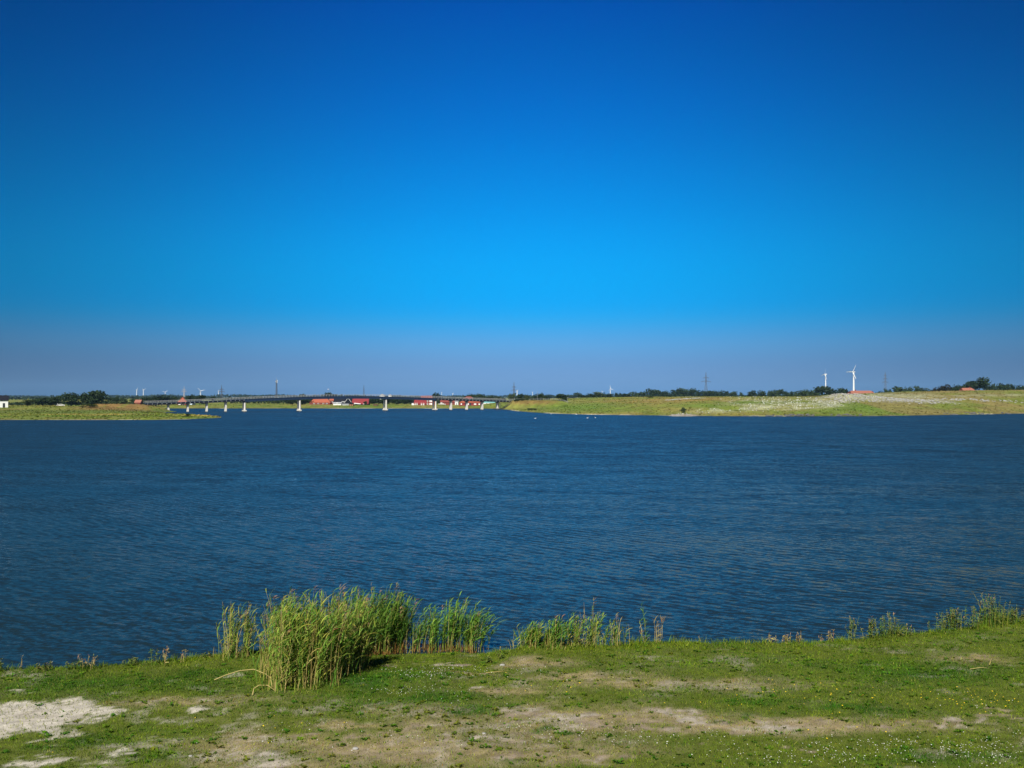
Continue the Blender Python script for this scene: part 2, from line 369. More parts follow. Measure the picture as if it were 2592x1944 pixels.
def far_color(x, y, z, d, d1, d2):
    n1 = noise2(x / 14, y / 20, 21); n2 = noise2(x / 45, y / 40, 22); n3 = noise2(x / 4, y / 6, 23)
    px = CX + x * F / y; py = HY + (H - z) * F / y
    c = np.tile((.15, .185, .040), (len(x), 1))
    c = mixc(c, (.22, .205, .075), sstep(n1, .40, .62)); c = mixc(c, (.105, .165, .032), sstep(n2, .5, .68) * .8)
    c = mixc(c, (.19, .15, .075), sstep(n3, .55, .75) * .5)
    hill = (d2 > 0) & (x > -10) & (y < 620)
    # dry upper slope, pale flowering band, brown road bank
    dry = np.exp(-((px - 1640) / 150) ** 2 - ((py - 1016) / 9) ** 2) + .8 * np.exp(-((px - 1780) / 130) ** 2 - ((py - 1010) / 5) ** 2)
    c = np.where(hill[:, None], mixc(c, (.25, .19, .085), np.clip(dry * 1.2, 0, 1) * sstep(n3, .3, .6)), c)
    lush = np.exp(-((px - 1440) / 150) ** 2 - ((py - 1030) / 12) ** 2) + np.exp(-((px - 1770) / 90) ** 2 - ((py - 1027) / 7) ** 2) + np.exp(-((px - 2200) / 170) ** 2 - ((py - 1034) / 9) ** 2)
    c = np.where(hill[:, None], mixc(c, (.115, .19, .035), np.clip(lush, 0, 1) * .8), c)
    rd = hill & (x > 150); c = np.where(rd[:, None], mixc(c, (.20, .165, .085), np.full(len(x), .75) * sstep(n1, .25, .55)), c)
    bank = np.exp(-((px - 1345) / 62) ** 4 - ((py - 1018) / 5) ** 4); c = np.where(hill[:, None], mixc(c, (.20, .125, .062), bank * .9), c)
    hp = np.zeros(len(x))
    for hx, hy, rx, ry, hh in HEAPS: hp = np.maximum(hp, np.exp(-((x - hx) / rx / 1.15) ** 2 - ((y - hy + 1) / ry / 1.25) ** 2))
    c = np.where(hill[:, None], mixc(c, (.25, .25, .225), np.clip(hp * 1.5 * sstep(n3 + hp * .4, .42, .72), 0, 1)), c)
    fl = flower_density(px, py, n3); c = np.where(hill[:, None], mixc(c, (.32, .33, .30), fl * .75), c)
    pen = d1 > 0
    br = np.exp(-((px - 300) / 112) ** 4) * sstep(y, 388, 405) * (1 - sstep(y, 462, 475)); c = np.where(pen[:, None], mixc(c, (.21, .125, .065), br * .9 * sstep(n3, .2, .42)), c)
    ye = np.exp(-((py - 1051 + 4 * (n2 - .5) * 4) / 3) ** 2) * sstep(n1, .35, .6); c = np.where(pen[:, None], mixc(c, (.31, .26, .085), ye), c)
    gp = np.exp(-((py - 1042) / 5) ** 2) * .6; c = np.where(pen[:, None], mixc(c, (.08, .13, .04), gp), c)
    c = c * np.array([.94, .93, .60]) * (.82 + .36 * noise2(x / 3, y / 5, 24))[:, None]
    # shore: pale sand or dark wet earth
    sand = sstep(noise2(x / 16, y / 16, 31), .50, .66); edge = 1 - sstep(d, .5, 1.3)
    sh = mixc(np.tile((.05, .045, .025), (len(x), 1)), (.42, .37, .28), sand)
    c = c * (1 - edge[:, None] * .85) + sh * edge[:, None] * .85
    spit = np.exp(-((x - 63) / 6) ** 4 - ((y - 355) / 7) ** 4); c = mixc(c, (.30, .26, .21), spit * .9)
    return c


def flower_density(px, py, n3):
    a = np.exp(-((py - (1041 - (px - 1750) * .055 - 0)) / 7) ** 2) * sstep(px, 1720, 1830) * (1 - sstep(px, 2080, 2180))
    a2 = .55 * sstep(px, 1800, 1900) * (1 - sstep(px, 2080, 2200)) * np.exp(-((py - 1018) / 12) ** 2)
    b = np.exp(-((py - (1000 + (px - 2150) * .012)) / 6) ** 2) * sstep(px, 2060, 2120) * (1 - sstep(px, 2310, 2400))
    c = .8 * np.exp(-((py - (1004 - (px - 2300) * .015)) / 3) ** 2) * sstep(px, 2280, 2330)
    t = .9 * np.exp(-((py - (1037 - (px - 1990) * .075)) / 2.2) ** 2) * sstep(px, 1950, 1990) * (1 - sstep(px, 2110, 2150))
    w = .9 * np.exp(-((py - 1003) / 2.0) ** 2) * sstep(px, 1690, 1705) * (1 - sstep(px, 1755, 1768))
    return np.clip((a + a2 + 1.3 * b + c + t) * sstep(n3, .33, .55) + w, 0, 1)


us = np.linspace(-.78, .78, 521)
ys = np.concatenate([np.arange(270, 480, 1.6), np.arange(480, 640, 3), np.geomspace(640, 7500, 46)])
ug, yg = np.meshgrid(us, ys); xg = ug * yg
fz, fd, fd1, fd2 = far_height(xg.ravel(), yg.ravel())
fc = far_color(xg.ravel(), yg.ravel(), fz, fd, fd1, fd2)
tag(np_mesh('meadow_terrain', np.c_[xg.ravel(), yg.ravel(), fz], grid_faces(len(us), len(ys)), M['far'], fc, True), kind='structure')

# coarse tussocks and flowers that break the far slopes and their outlines
def tufts(name, N, keep, hgt, wid, m, colf, seed):
    r = np.random.default_rng(seed)
    y = 292 + (650 - 292) * r.random(N) ** 1.3; x = (r.random(N) * 2 - 1) * .56 * y
    z, d, d1, d2 = far_height(x, y); n3 = noise2(x / 4, y / 6, 23)
    k = keep(x, y, z, d, d1, d2, n3, r.random(N)); x, y, z = x[k], y[k], z[k]; n = len(x)
    V = []; Fa = []
    hh = hgt * (.5 + r.random(n)); ww = wid * (.6 + .8 * r.random(n))
    for q in range(3):
        a = r.random(n) * 6.283; ca, sa = np.cos(a) * ww / 2, np.sin(a) * ww / 2; lx, ly = (r.random(n) - .5) * ww, (r.random(n) - .5) * ww
        V += [np.c_[x - ca, y - sa, z - .05], np.c_[x + ca, y + sa, z - .05], np.c_[x + lx, y + ly, z + hh * (1 - .2 * q)]]
    b = np.arange(n)
    for q in range(3): Fa.append(np.c_[b + 3 * q * n, b + (3 * q + 1) * n, b + (3 * q + 2) * n])
    V = np.concatenate(V); Fa = np.concatenate(Fa)
    cc = colf(x, y, z, d[k], d1[k], d2[k], r)
    return tag(np_mesh(name, V, Fa, m, None if cc is None else np.tile(cc, (9, 1))), kind='stuff')


def tcol(x, y, z, d, d1, d2, r):
    c = far_color(x, y, z, np.full(len(x), 9.), d1, d2); return c * (.95 + .5 * r.random(len(x)))[:, None]


tufts('meadow_grass', 26000, lambda x, y, z, d, d1, d2, n3, u: (d > .3) & (d < 170), .24, .9, M['tuft'], tcol, 4)
tufts('white_meadow_flowers', 60000, lambda x, y, z, d, d1, d2, n3, u: (d2 > 3) & (x > 20) & (u < .7 * flower_density(CX + x * F / y, HY + (H - z) * F / y, n3)) & (y < 470), .36, .42, M['farwhite'],
      lambda *a: None, 5)

# ------------------------------------------------------------------ near bank
SHX = [-150, -60, -20, -12.8, -10.9, -9.5, -8.4, -7.7, -6.9, -5.4, -4.4, -3.25, -1.6, -.72, 0, 1.1, 4.4, 6.6, 8.9, 9.6, 12, 13.5, 15.7, 20, 30, 60, 150]
SHY = [18, 21, 23.5, 24.2, 24.5, 24.8, 25.2, 25.7, 26.0, 26.3, 26.8, 27.0, 27.2, 26.9, 26.6, 26.5, 26.8, 26.7, 27.0, 27.3, 28.1, 28.7, 29.6, 31.5, 36, 45, 60]


def near_height(x, y):
    x = np.asarray(x, float); y = np.asarray(y, float)
    d = np.interp(x, SHX, SHY) - y + (noise2(x / .9, y / .9 + 3, 41) - .5) * .45
    cove = sstep(x, -5.6, -4.2) * (1 - sstep(x, -1.0, .6))
    lip = .42 * (1 - cove)
    z = np.where(d < 0, np.maximum(d * .4, -1.2), lip * sstep(d, 0, .45) + np.minimum(d, .3) * .15 + np.clip(d, 0, 4) * .11 * cove + .02 * np.clip(d - .45, 0, 14))
    z = z + (noise2(x / 1.6, y / 1.6, 43) - .5) * .10 * sstep(d, .2, 1.0) + (noise2(x / .35, y / .35, 44, 2) - .5) * .035 * sstep(d, .1, .5)
    dk = sstep(y, 13.5, 10.5) * 0 + np.clip((12.8 - y) / 11.3, 0, 1) ** 1.25 * 4.75
    return z + dk, d


def nz1(x, y): return float(near_height(np.array([x]), np.array([y]))[0][0])
def gnd(px, py, z=.62): Y = (H - z) * F / (py - HY); return X(px, Y), Y


def blob(x, y, px, py, rx, ry, p=2):
    """soft ellipse at a ground point; radii in photo pixels at that distance"""
    bx, by = gnd(px, py); sx = rx / F * by; sy = ry * by * by / ((H - .62) * F)
    return np.exp(-(np.hypot((x - bx) / sx, (y - by) / sy)) ** p)


BARE = [(90, 1800, 175, 42, 3), (0, 1815, 130, 50, 3), (255, 1785, 75, 18, 2), (45, 1735, 35, 6, 2), (160, 1858, 55, 14, 2), (80, 1930, 65, 22, 2), (305, 1905, 34, 16, 2), (500, 1790, 45, 8, 2), (570, 1838, 30, 7, 2),
        (660, 1865, 60, 7, 2), (790, 1863, 60, 7, 2), (880, 1860, 60, 6, 2), (990, 1856, 60, 6, 2), (1140, 1866, 70, 6, 2), (1250, 1868, 90, 8, 2), (1380, 1866, 70, 7, 2), (1480, 1868, 60, 6, 2), (640, 1905, 90, 8, 2), (850, 1905, 110, 7, 2),
        (1080, 1912, 70, 7, 2), (1300, 1915, 110, 8, 2), (1480, 1912, 110, 7, 2), (1600, 1915, 50, 6, 2), (740, 1932, 80, 7, 2), (1000, 1925, 70, 6, 2), (1700, 1800, 110, 20, 2), (1780, 1820, 130, 12, 2), (1620, 1830, 150, 16, 2), (1500, 1815, 140, 22, 2),
        (1340, 1800, 90, 18, 2), (1870, 1847, 45, 6, 2), (1750, 1852, 40, 5, 2), (2000, 1836, 120, 9, 2), (2200, 1832, 110, 8, 2), (2400, 1825, 110, 14, 2), (2560, 1812, 110, 20, 2), (2520, 1790, 60, 6, 2), (1270, 1790, 34, 9, 2), (1290, 1808, 28, 5, 2),
        (990, 1655, 40, 7, 2), (1170, 1652, 90, 6, 2), (2480, 1648, 34, 8, 2), (1195, 1727, 30, 6, 2), (1060, 1835, 70, 10, 2), (1750, 1876, 50, 4, 2), (2030, 1895, 80, 4, 2)]
DRY = [(1000, 1900, 620, 50, 3), (1450, 1815, 420, 40, 3), (1950, 1832, 450, 22, 3), (1250, 1845, 300, 45, 3), (620, 1900, 130, 45, 2), (1180, 1690, 90, 8, 2), (1480, 1700, 160, 10, 2), (1250, 1740, 120, 12, 2), (1000, 1885, 420, 40, 2), (800, 1925, 300, 28, 2), (1300, 1900, 350, 40, 2), (1150, 1800, 130, 22, 2), (1450, 1810, 250, 35, 2), (1000, 1790, 60, 14, 2), (2000, 1830, 420, 18, 2), (600, 1880, 120, 40, 2), (480, 1765, 200, 12, 2), (1700, 1720, 300, 14, 2),
       (2450, 1655, 90, 16, 2), (1350, 1660, 120, 14, 2), (900, 1835, 150, 14, 2)]
LUSH = [(1000, 1700, 130, 12, 2), (1120, 1755, 110, 22, 2), (1180, 1795, 70, 14, 2), (930, 1720, 60, 28, 2), (300, 1715, 230, 22, 2), (500, 1690, 90, 12, 2), (1900, 1765, 90, 10, 2), (2150, 1785, 100, 9, 2), (2300, 1920, 330, 26, 2), (2000, 1930, 200, 16, 2),
        (250, 1870, 90, 20, 2), (400, 1840, 120, 16, 2), (400, 1910, 120, 24, 2), (120, 1890, 90, 14, 2), (1300, 1930, 40, 6, 2), (1370, 1838, 22, 6, 2), (1450, 1845, 22, 5, 2), (1300, 1770, 26, 5, 2), (2350, 1690, 220, 40, 2), (1830, 1820, 30, 5, 2), (1900, 1806, 26, 5, 2)]


def fields(x, y, d):
    n1 = noise2(x / 1.1, y / .8, 51); n2 = noise2(x / .32, y / .24, 52); n3 = noise2(x / 3.6, y / 2.4, 53); n4 = noise2(x / .11, y / .11, 57, 3)
    wx_, wy_ = x + (noise2(x / .5, y / .5, 55, 3) - .5) * .7, y + (noise2(x / .5, y / .5, 56, 3) - .5) * .8
    b = np.zeros(x.shape); dr = np.zeros(x.shape); lu = np.zeros(x.shape)
    for q in BARE: b = np.maximum(b, blob(wx_, wy_, *q) * (1.8 if q[4] == 3 else 1))
    for q in DRY: dr = np.maximum(dr, blob(wx_, wy_, *q))
    for q in LUSH: lu = np.maximum(lu, blob(wx_, wy_, *q))
    b = sstep(b + (n2 - .5) * 1.1 + (n1 - .5) * .5 + (n4 - .5) * 1.2, .45, 1.05)
    b = np.maximum(b, .55 * dr * sstep(n2 + (n4 - .5) * .6, .48, .68)); b = np.maximum(b, 1 - sstep(d, -.05, .25))
    b = np.maximum(b, .4 * sstep(n1 + (n2 - .5) * .5, .66, .8))
    dr = np.clip(dr * 1.0 + (n1 - .5) * 1.3 + (n3 - .5) * .9 - .05, 0, 1); lu = np.clip(lu * .85 + (n3 - .5) * 1.5 + (n1 - .5) * 1.0, 0, 1)
    return b, dr * (1 - .6 * lu), lu, n1, n2


nxs = np.unique(np.concatenate([np.linspace(-150, -22, 30), np.arange(-22, 22, .1), np.linspace(22, 150, 30)]))
nys = np.unique(np.concatenate([np.linspace(-60, 8, 35), np.arange(8, 15, .25), np.arange(15, 31, .1), np.linspace(31, 62, 20)]))
xg, yg = np.meshgrid(nxs, nys); x_, y_ = xg.ravel(), yg.ravel()
zn, dn = near_height(x_, y_)
b_, dr_, lu_, n1_, n2_ = fields(x_, y_, dn)
cg = mixc(np.tile((.080, .102, .013), (len(x_), 1)), (.26, .205, .11), dr_); cg = mixc(cg, (.025, .065, .008), lu_ * .8)
sandc = mixc(np.tile((.22, .175, .12), (len(x_), 1)), (.42, .39, .32), np.clip(.55 * sstep(n1_ + (n2_ - .5), .45, .85) + .8 * (1 - sstep(x_, -7, -3.5)), 0, 1))
cg = cg * (1 - b_[:, None]) + sandc * b_[:, None]
wet = 1 - sstep(dn, -.1, .35); cg = mixc(cg, (.10, .08, .055), wet * .8)
tag(np_mesh('near_bank', np.c_[x_, y_, zn], grid_faces(len(nxs), len(nys)), M['near'], cg, True), kind='structure')


def in_view(r, N, y0=14.8, y1=30.5):
    y = y0 + (y1 - y0) * r.random(N); x = (r.random(N) * 2 - 1) * 22
    k = (np.abs(x) < .58 * y + .5) | (r.random(N) < .45); return x[k], y[k]


r = np.random.default_rng(61)
x_, y_ = in_view(r, 1050000); z_, d_ = near_height(x_, y_)
b_, dr_, lu_, n1_, n2_ = fields(x_, y_, d_)
prob = (1 - b_ * .80) * (.55 + .45 * lu_ + .25 * (n2_ - .5)) * (1 - .35 * dr_)
k = (d_ > .05) & (r.random(len(x_)) < prob)
x_, y_, z_, d_, b_, dr_, lu_, n1_, n2_ = [q[k] for q in (x_, y_, z_, d_, b_, dr_, lu_, n1_, n2_)]
n = len(x_); lip = np.exp(-((d_ - .5) / .45) ** 2) * (1 - sstep(x_, -5.6, -4.6) * (1 - sstep(x_, -1.2, -.2)))
n5 = noise2(x_ / .22, y_ / .22, 58, 2); cl = sstep(n5, .58, .80); lipn = sstep(noise2(x_ / .5, y_ * 0 + 3, 59, 3), .3, .75)
hh = (.018 + .028 * r.random(n) + .03 * lu_ * r.random(n) + .055 * cl * r.random(n)) * (1 - .25 * dr_) + lip * (.04 + .17 * lipn) * r.random(n)
ww = .009 + .012 * r.random(n); a = r.random(n) * 6.283; la = r.random(n) * 6.283; ll = hh * (.2 + 1.0 * r.random(n))
ca, sa = np.cos(a) * ww / 2, np.sin(a) * ww / 2
V = np.concatenate([np.c_[x_ - ca, y_ - sa, z_ - .008], np.c_[x_ + ca, y_ + sa, z_ - .008], np.c_[x_ + np.cos(la) * ll, y_ + np.sin(la) * ll, z_ + hh]])
i = np.arange(n); Fa = np.c_[i, i + n, i + 2 * n]
c = mixc(np.tile((.155, .182, .034), (n, 1)), (.22, .245, .034), sstep(noise2(x_ / .7, y_ / .5, 60), .45, .62)); c = mixc(c, (.42, .34, .18), sstep(dr_ + .5 * (r.random(n) - .5), .35, .8)); c = mixc(c, (.065, .155, .028), np.clip(lu_ * .95 + cl * .25, 0, 1))
c = mixc(c, (.42, .35, .21), sstep(b_, .4, .9) * .8); c = mixc(c, (.26, .10, .05), ((r.random(n) < .14) & (dr_ > .4)).astype(float) * .8); c = mixc(c, (.34, .28, .15), (r.random(n) < .07).astype(float)); c = mixc(c, (.06, .12, .03), (r.random(n) < .12).astype(float))
c = c * (.6 + .75 * r.random(n))[:, None]
tag(np_mesh('grass', V, Fa, M['grass'], np.tile(c, (3, 1))), kind='stuff')


def cushions(name, N, seed):
    r = np.random.default_rng(seed); x, y = in_view(r, N); z, d = near_height(x, y); b, dr, lu, n1, n2 = fields(x, y, d)
    k = (d > .35) & (r.random(len(x)) < (.16 + .7 * lu) * (1 - .9 * b) + .03); x, y, z, lu, dr = x[k], y[k], z[k], lu[k], dr[k]; n = len(x); V = []; Fa = []; C = []
    rad = (.025 + .07 * r.random(n) ** 2.2); base = 0
    tone = np.array([(.065, .145, .03), (.095, .17, .026), (.125, .17, .034), (.18, .165, .05)])[np.minimum((r.random(n) * 3 + dr * 2).astype(int), 3)]
    for q in range(9):
        a = r.random(n) * 6.283; e = .25 + .8 * r.random(n); L = rad * (.6 + .6 * r.random(n)); w = L * .30; ox, oy = rad * (r.random(n) - .5) * .8, rad * (r.random(n) - .5) * .8
        dx, dy = np.cos(a), np.sin(a); p0 = np.c_[x + ox, y + oy, z + .004]; mid = p0 + np.c_[dx * L * .55, dy * L * .55, L * e * .6]; tip = p0 + np.c_[dx * L, dy * L, L * e * .45]
        side = np.c_[-dy * w, dx * w, w * 0]; V += [p0, mid + side, tip, mid - side]
        i = np.arange(n); Fa.append(np.c_[i + base, i + base + n, i + base + 2 * n, i + base + 3 * n]); base += 4 * n
        cc = tone * (.65 + .7 * r.random(n))[:, None]; C += [cc] * 4
    tag(np_mesh(name, np.concatenate(V), np.concatenate(Fa), M['grass'], np.concatenate(C)), kind='stuff')


cushions('ground_weeds', 25000, 91)


def flowers(name, spots, N, m, size, seed):
    r = np.random.default_rng(seed); mb = MB()
    for (px, py, rx, ry, w) in spots:
        for _ in range(int(N * w)):
            qx, qy = r.normal(px, rx), r.normal(py, ry)
            if qy < 1640: continue
            x, y = gnd(qx, qy); z, d = near_height(np.array([x]), np.array([y]))
            if d[0] < .3 or abs(x) > .6 * y: continue
            h = .05 + .06 * r.random(); s = size * (.6 + .7 * r.random()); tx, ty = (r.random() - .5) * .8, (r.random() - .7) * .8
            u = Vector((1, 0, tx)).normalized() * s; v = Vector((0, 1, -ty)).normalized() * s; c = Vector((x, y, z[0] + h))
            pts = [(c + u * math.cos(t) + v * math.sin(t))[:] for t in np.arange(6) * math.pi / 3]
            mb.add(pts + [(c + Vector((0, 0, s * .5)))[:]], [(i, (i + 1) % 6, 6) for i in range(6)])
    return mb.build(name, m, kind='stuff')


flowers('white_clover', [(1080, 1705, 60, 9, .5), (1150, 1685, 70, 10, .35), (1040, 1748, 50, 8, .4), (1350, 1700, 90, 20, .15), (1330, 1840, 40, 10, .2), (850, 1845, 90, 12, .15), (2250, 1895, 190, 18, 1.15), (2000, 1925, 140, 14, .6), (2480, 1910, 90, 25, .9),
                         (1700, 1870, 110, 14, .35), (1500, 1860, 110, 18, .3), (900, 1890, 220, 20, .25), (1200, 1760, 140, 30, .25), (2500, 1780, 60, 14, .12)], 170, M['petal'], .0095, 71)
flowers('yellow_flowers', [(2470, 1770, 70, 16, .5), (2200, 1765, 160, 25, .4), (1950, 1735, 200, 25, .35), (1420, 1735, 90, 12, .15), (2180, 1870, 100, 25, .15), (700, 1870, 200, 30, .1)], 90, M['yellow'], .013, 72)

# ------------------------------------------------------------------ reeds and bank plants
GREEN = [(.11, .25, .045), (.14, .28, .055), (.09, .21, .05), (.18, .30, .06)]
YELL = [(.27, .33, .08), (.34, .34, .09), (.22, .29, .08)]
STRAW = [(.40, .33, .17), (.46, .39, .22), (.33, .26, .13)]
BROWN = [(.24, .13, .05), (.19, .10, .05), (.28, .17, .07)]


def leaf(mb, p, ang, up, L, w, c, droop=.5, wind=.15):
    """an arching strap leaf from p"""
    d = Vector((math.cos(ang), math.sin(ang), 0)); side = Vector((-math.sin(ang), math.cos(ang), .0))
    side = (side + Vector((0, 0, random.uniform(-.6, .6)))).normalized()
    pts = []; ws = []
    for t in (0, .3, .65, 1):
        q = Vector(p) + d * (L * t * math.cos(up)) + Vector((0, 0, L * (t * math.sin(up) - droop * t * t))) + Vector((wind * L * t * t, 0, 0))
        pts.append(q[:]); ws.append(w * (.55, 1, .7, .06)[(0, .3, .65, 1).index(t)])
    mb.strip(pts, ws, side, c)


def reed_clump(label, foot, n, hgt, pal, dead=.15, brown_base=0.0, plume=.05, lean=.08, seed=0, group=None, leaves=9, name='reed_clump', leaf_len=.36, cat='reeds', low=.15, skirt=2.2):
    """foot: list of (x, y, rx, ry, weight, height factor) ellipses the stems grow from"""
    random.seed(seed); st, lf, pl = MB(), MB(), MB()
    ox = sum(q[0] for q in foot) / len(foot); oy = sum(q[1] for q in foot) / len(foot); oz = max(0, nz1(ox, oy))
    W = [q[4] for q in foot]
    for _ in range(n):
        fx, fy, rx, ry, _w, hf = random.choices(foot, W)[0]
        a = random.random() * 6.283; rr = abs(random.gauss(0, .55)); rr = min(rr, 1.35); x, y = fx + rx * rr * math.cos(a), fy + ry * rr * math.sin(a)
        z = max(-.1, nz1(x, y)); h = hgt * hf * min(1.08, random.gauss(.80, .18)) * (1 - .16 * rr ** 2)
        isdead = random.random() < dead
        lx, ly = random.gauss(lean, .10) * h + .20 * h * rr * math.cos(a), random.gauss(0, .10) * h + .12 * h * rr * math.sin(a)
        pts = [(x + lx * t * t - ox, y + ly * t * t - oy, z + h * t * (1 - .02 * t) - oz) for t in (0, .35, .7, 1)]
        sc_ = random.choice(STRAW) if (isdead or random.random() < .35) else random.choice(YELL + GREEN)
        if brown_base and random.random() < brown_base: 
            st.tube([pts[0], (Vector(pts[0]) * .76 + Vector(pts[1]) * .24)[:]], .013, 3, random.choice(BROWN), False)
        st.tube(pts, [.006, .005, .004, .002], 3, sc_, False)
        m = leaves if not isdead else random.randint(0, 2)
        for k in range(m):
            t = low + (1 - low) * (k + random.random()) / m
            i = 0 if t < .35 else 1 if t < .7 else 2; f0 = (t - (0, .35, .7)[i]) / (.35, .35, .3)[i]; p = Vector(pts[i]).lerp(Vector(pts[i + 1]), f0)
            c_ = random.choice(pal if not isdead else STRAW); v = random.uniform(.75, 1.25)
            if t < .3 and random.random() < .5: c_ = random.choice(YELL + STRAW)
            an = random.gauss(0, .9) + (0 if random.random() < .74 else math.pi)
            leaf(lf, p[:], an, random.uniform(.75, 1.4), leaf_len * random.uniform(.6, 1.15) * (1 - .35 * (t > .85)), .026, tuple(q * v for q in c_), random.uniform(.12, .55), .20)
        if random.random() < plume or (isdead and random.random() < .3):
            top = Vector(pts[3]); c_ = (.30, .21, .16)
            for _k in range(7):
                leaf(pl, (top + Vector((0, 0, random.uniform(-.04, .12))))[:], random.gauss(.2, 1.0), random.uniform(.8, 1.4), random.uniform(.08, .17), .016, tuple(q * random.uniform(.7, 1.3) for q in c_), .3, .4)
    for _ in range(int(n * skirt)):
        fx, fy, rx, ry, _w, hf = random.choices(foot, W)[0]; a = random.random() * 6.283; rr = min(abs(random.gauss(0, .6)), 1.3); x, y = fx + rx * rr * math.cos(a), fy + ry * rr * math.sin(a)
        z = max(-.05, nz1(x, y)); c_ = random.choice(BROWN + STRAW[2:]) if random.random() < brown_base else random.choice(STRAW + YELL + GREEN[:3]); v = random.uniform(.6, 1.15)
        leaf(lf, (x - ox, y - oy, z - oz), random.gauss(0, 1.6), random.uniform(1.05, 1.5), hgt * random.uniform(.12, .34), .020, tuple(q * v for q in c_), random.uniform(.05, .3), .1)
    root = thing(name, (ox, oy, oz), label, cat, group)
    st.build('stems', M['straw'], root, True, kind='stuff'); lf.build('leaves', M['reed'], root, True, kind='stuff')
    if pl.v: pl.build('seed_heads', M['straw'], root, True, kind='stuff')
    return root


g = lambda px, py, z=.5: gnd(px, py, z)
def el(px, py, rpx, ry, w=1, hf=1, z=.5): x, y = gnd(px, py, z); return (x, y, rpx / F * y, ry, w, hf)


reed_clump('large dense clump of green and straw coloured reeds growing on the grass bank', [el(738, 1728, 58, .9, 1.1, 1.0), el(790, 1722, 70, 1.1, 1.3, 1.0), el(850, 1700, 60, 1.3, 1.2, 1.0), el(712, 1690, 46, .9, .8, .93), el(905, 1672, 34, .7, .6, .85)], 760, 1.92,
           GREEN[1:2] + YELL + GREEN[3:] + GREEN[:2], .24, 0, .05, .05, 101, 'reed clumps along the near shore', 12, leaf_len=.42)
reed_clump('dark green reed clump with brown stem bases standing in water behind the large clump', [el(900, 1650, 45, .5, 1, 1.0, .1), el(965, 1641, 60, .6, 1.4, 1.0, .05), el(1010, 1640, 30, .4, .6, .85, .05)], 380, 1.80, [tuple(q * .8 for q in c) for c in GREEN], .04, .9, .04, .10, 102, 'reed clumps along the near shore', 13, leaf_len=.42, low=.25)
reed_clump('green reed clump with brown stem bases at the edge of the small sandy cove', [el(1090, 1640, 34, .4, .7, .85, .03), el(1140, 1640, 52, .5, 1.3, 1.05, .03), el(1190, 1640, 38, .5, 1, .9, .03)], 170, 1.45, GREEN, .03, .95, .03, .12, 103, 'reed clumps along the near shore', 12, leaf_len=.40, low=.28)
reed_clump('thin reeds standing between the two green clumps at the cove', [el(1052, 1641, 26, .4, 1, .9, .03)], 22, 1.2, GREEN, .05, .9, .0, .1, 113, 'reed clumps along the near shore', 8, low=.25)
reed_clump('sparse yellowing reeds standing left of the large reed clump', [el(585, 1662, 32, .4, 1, 1, .45), el(625, 1658, 20, .4, .6, .95, .45)], 70, 1.36, YELL + GREEN[:1], .12, 0, .08, .04, 104, 'reed clumps along the near shore', 7)
reed_clump('low leafy reeds right of the cove, shortest of the sparse reeds', [el(1345, 1640, 46, .35, 1, 1, .4)], 80, .56, YELL + GREEN, .1, 0, .0, .08, 105, 'reed clumps along the near shore', 8, leaf_len=.28)
reed_clump('short dark green reeds bending over the water right of the cove', [el(1405, 1642, 40, .3, 1, 1, .4)], 56, .78, GREEN, .1, 0, .0, .1, 106, 'reed clumps along the near shore', 9, leaf_len=.3)
reed_clump('loose pale stemmed reeds in front of a taller leafy stalk', [el(1452, 1638, 40, .3, 1, 1, .4)], 44, .82, GREEN + YELL, .3, 0, .0, .06, 107, 'reed clumps along the near shore', 8, leaf_len=.3)
reed_clump('medium reeds with one tall leafy stalk on the shore', [el(1497, 1636, 34, .3, 1, 1, .42)], 36, 1.12, GREEN + YELL, .25, 0, .0, .06, 108, 'reed clumps along the near shore', 8, leaf_len=.3)
reed_clump('reeds bowed by the wind, halfway along the shore', [el(1555, 1632, 40, .3, 1, 1, .42)], 36, .86, GREEN + YELL, .3, 0, .0, -.12, 109, 'reed clumps along the near shore', 7, leaf_len=.3)
reed_clump('tallest single reed with drooping leaves on the open shore', [el(1632, 1624, 9, .15, 1, 1, .45)], 4, 1.36, GREEN, 0, 0, 0, -.1, 110, 'reed clumps along the near shore', 9, leaf_len=.32)
reed_clump('bare dry reed stalks beside the tallest single reed', [el(1662, 1626, 24, .2, 1, 1, .45)], 9, .85, STRAW, 1, 0, .1, -.06, 111, 'reed clumps along the near shore', 1)


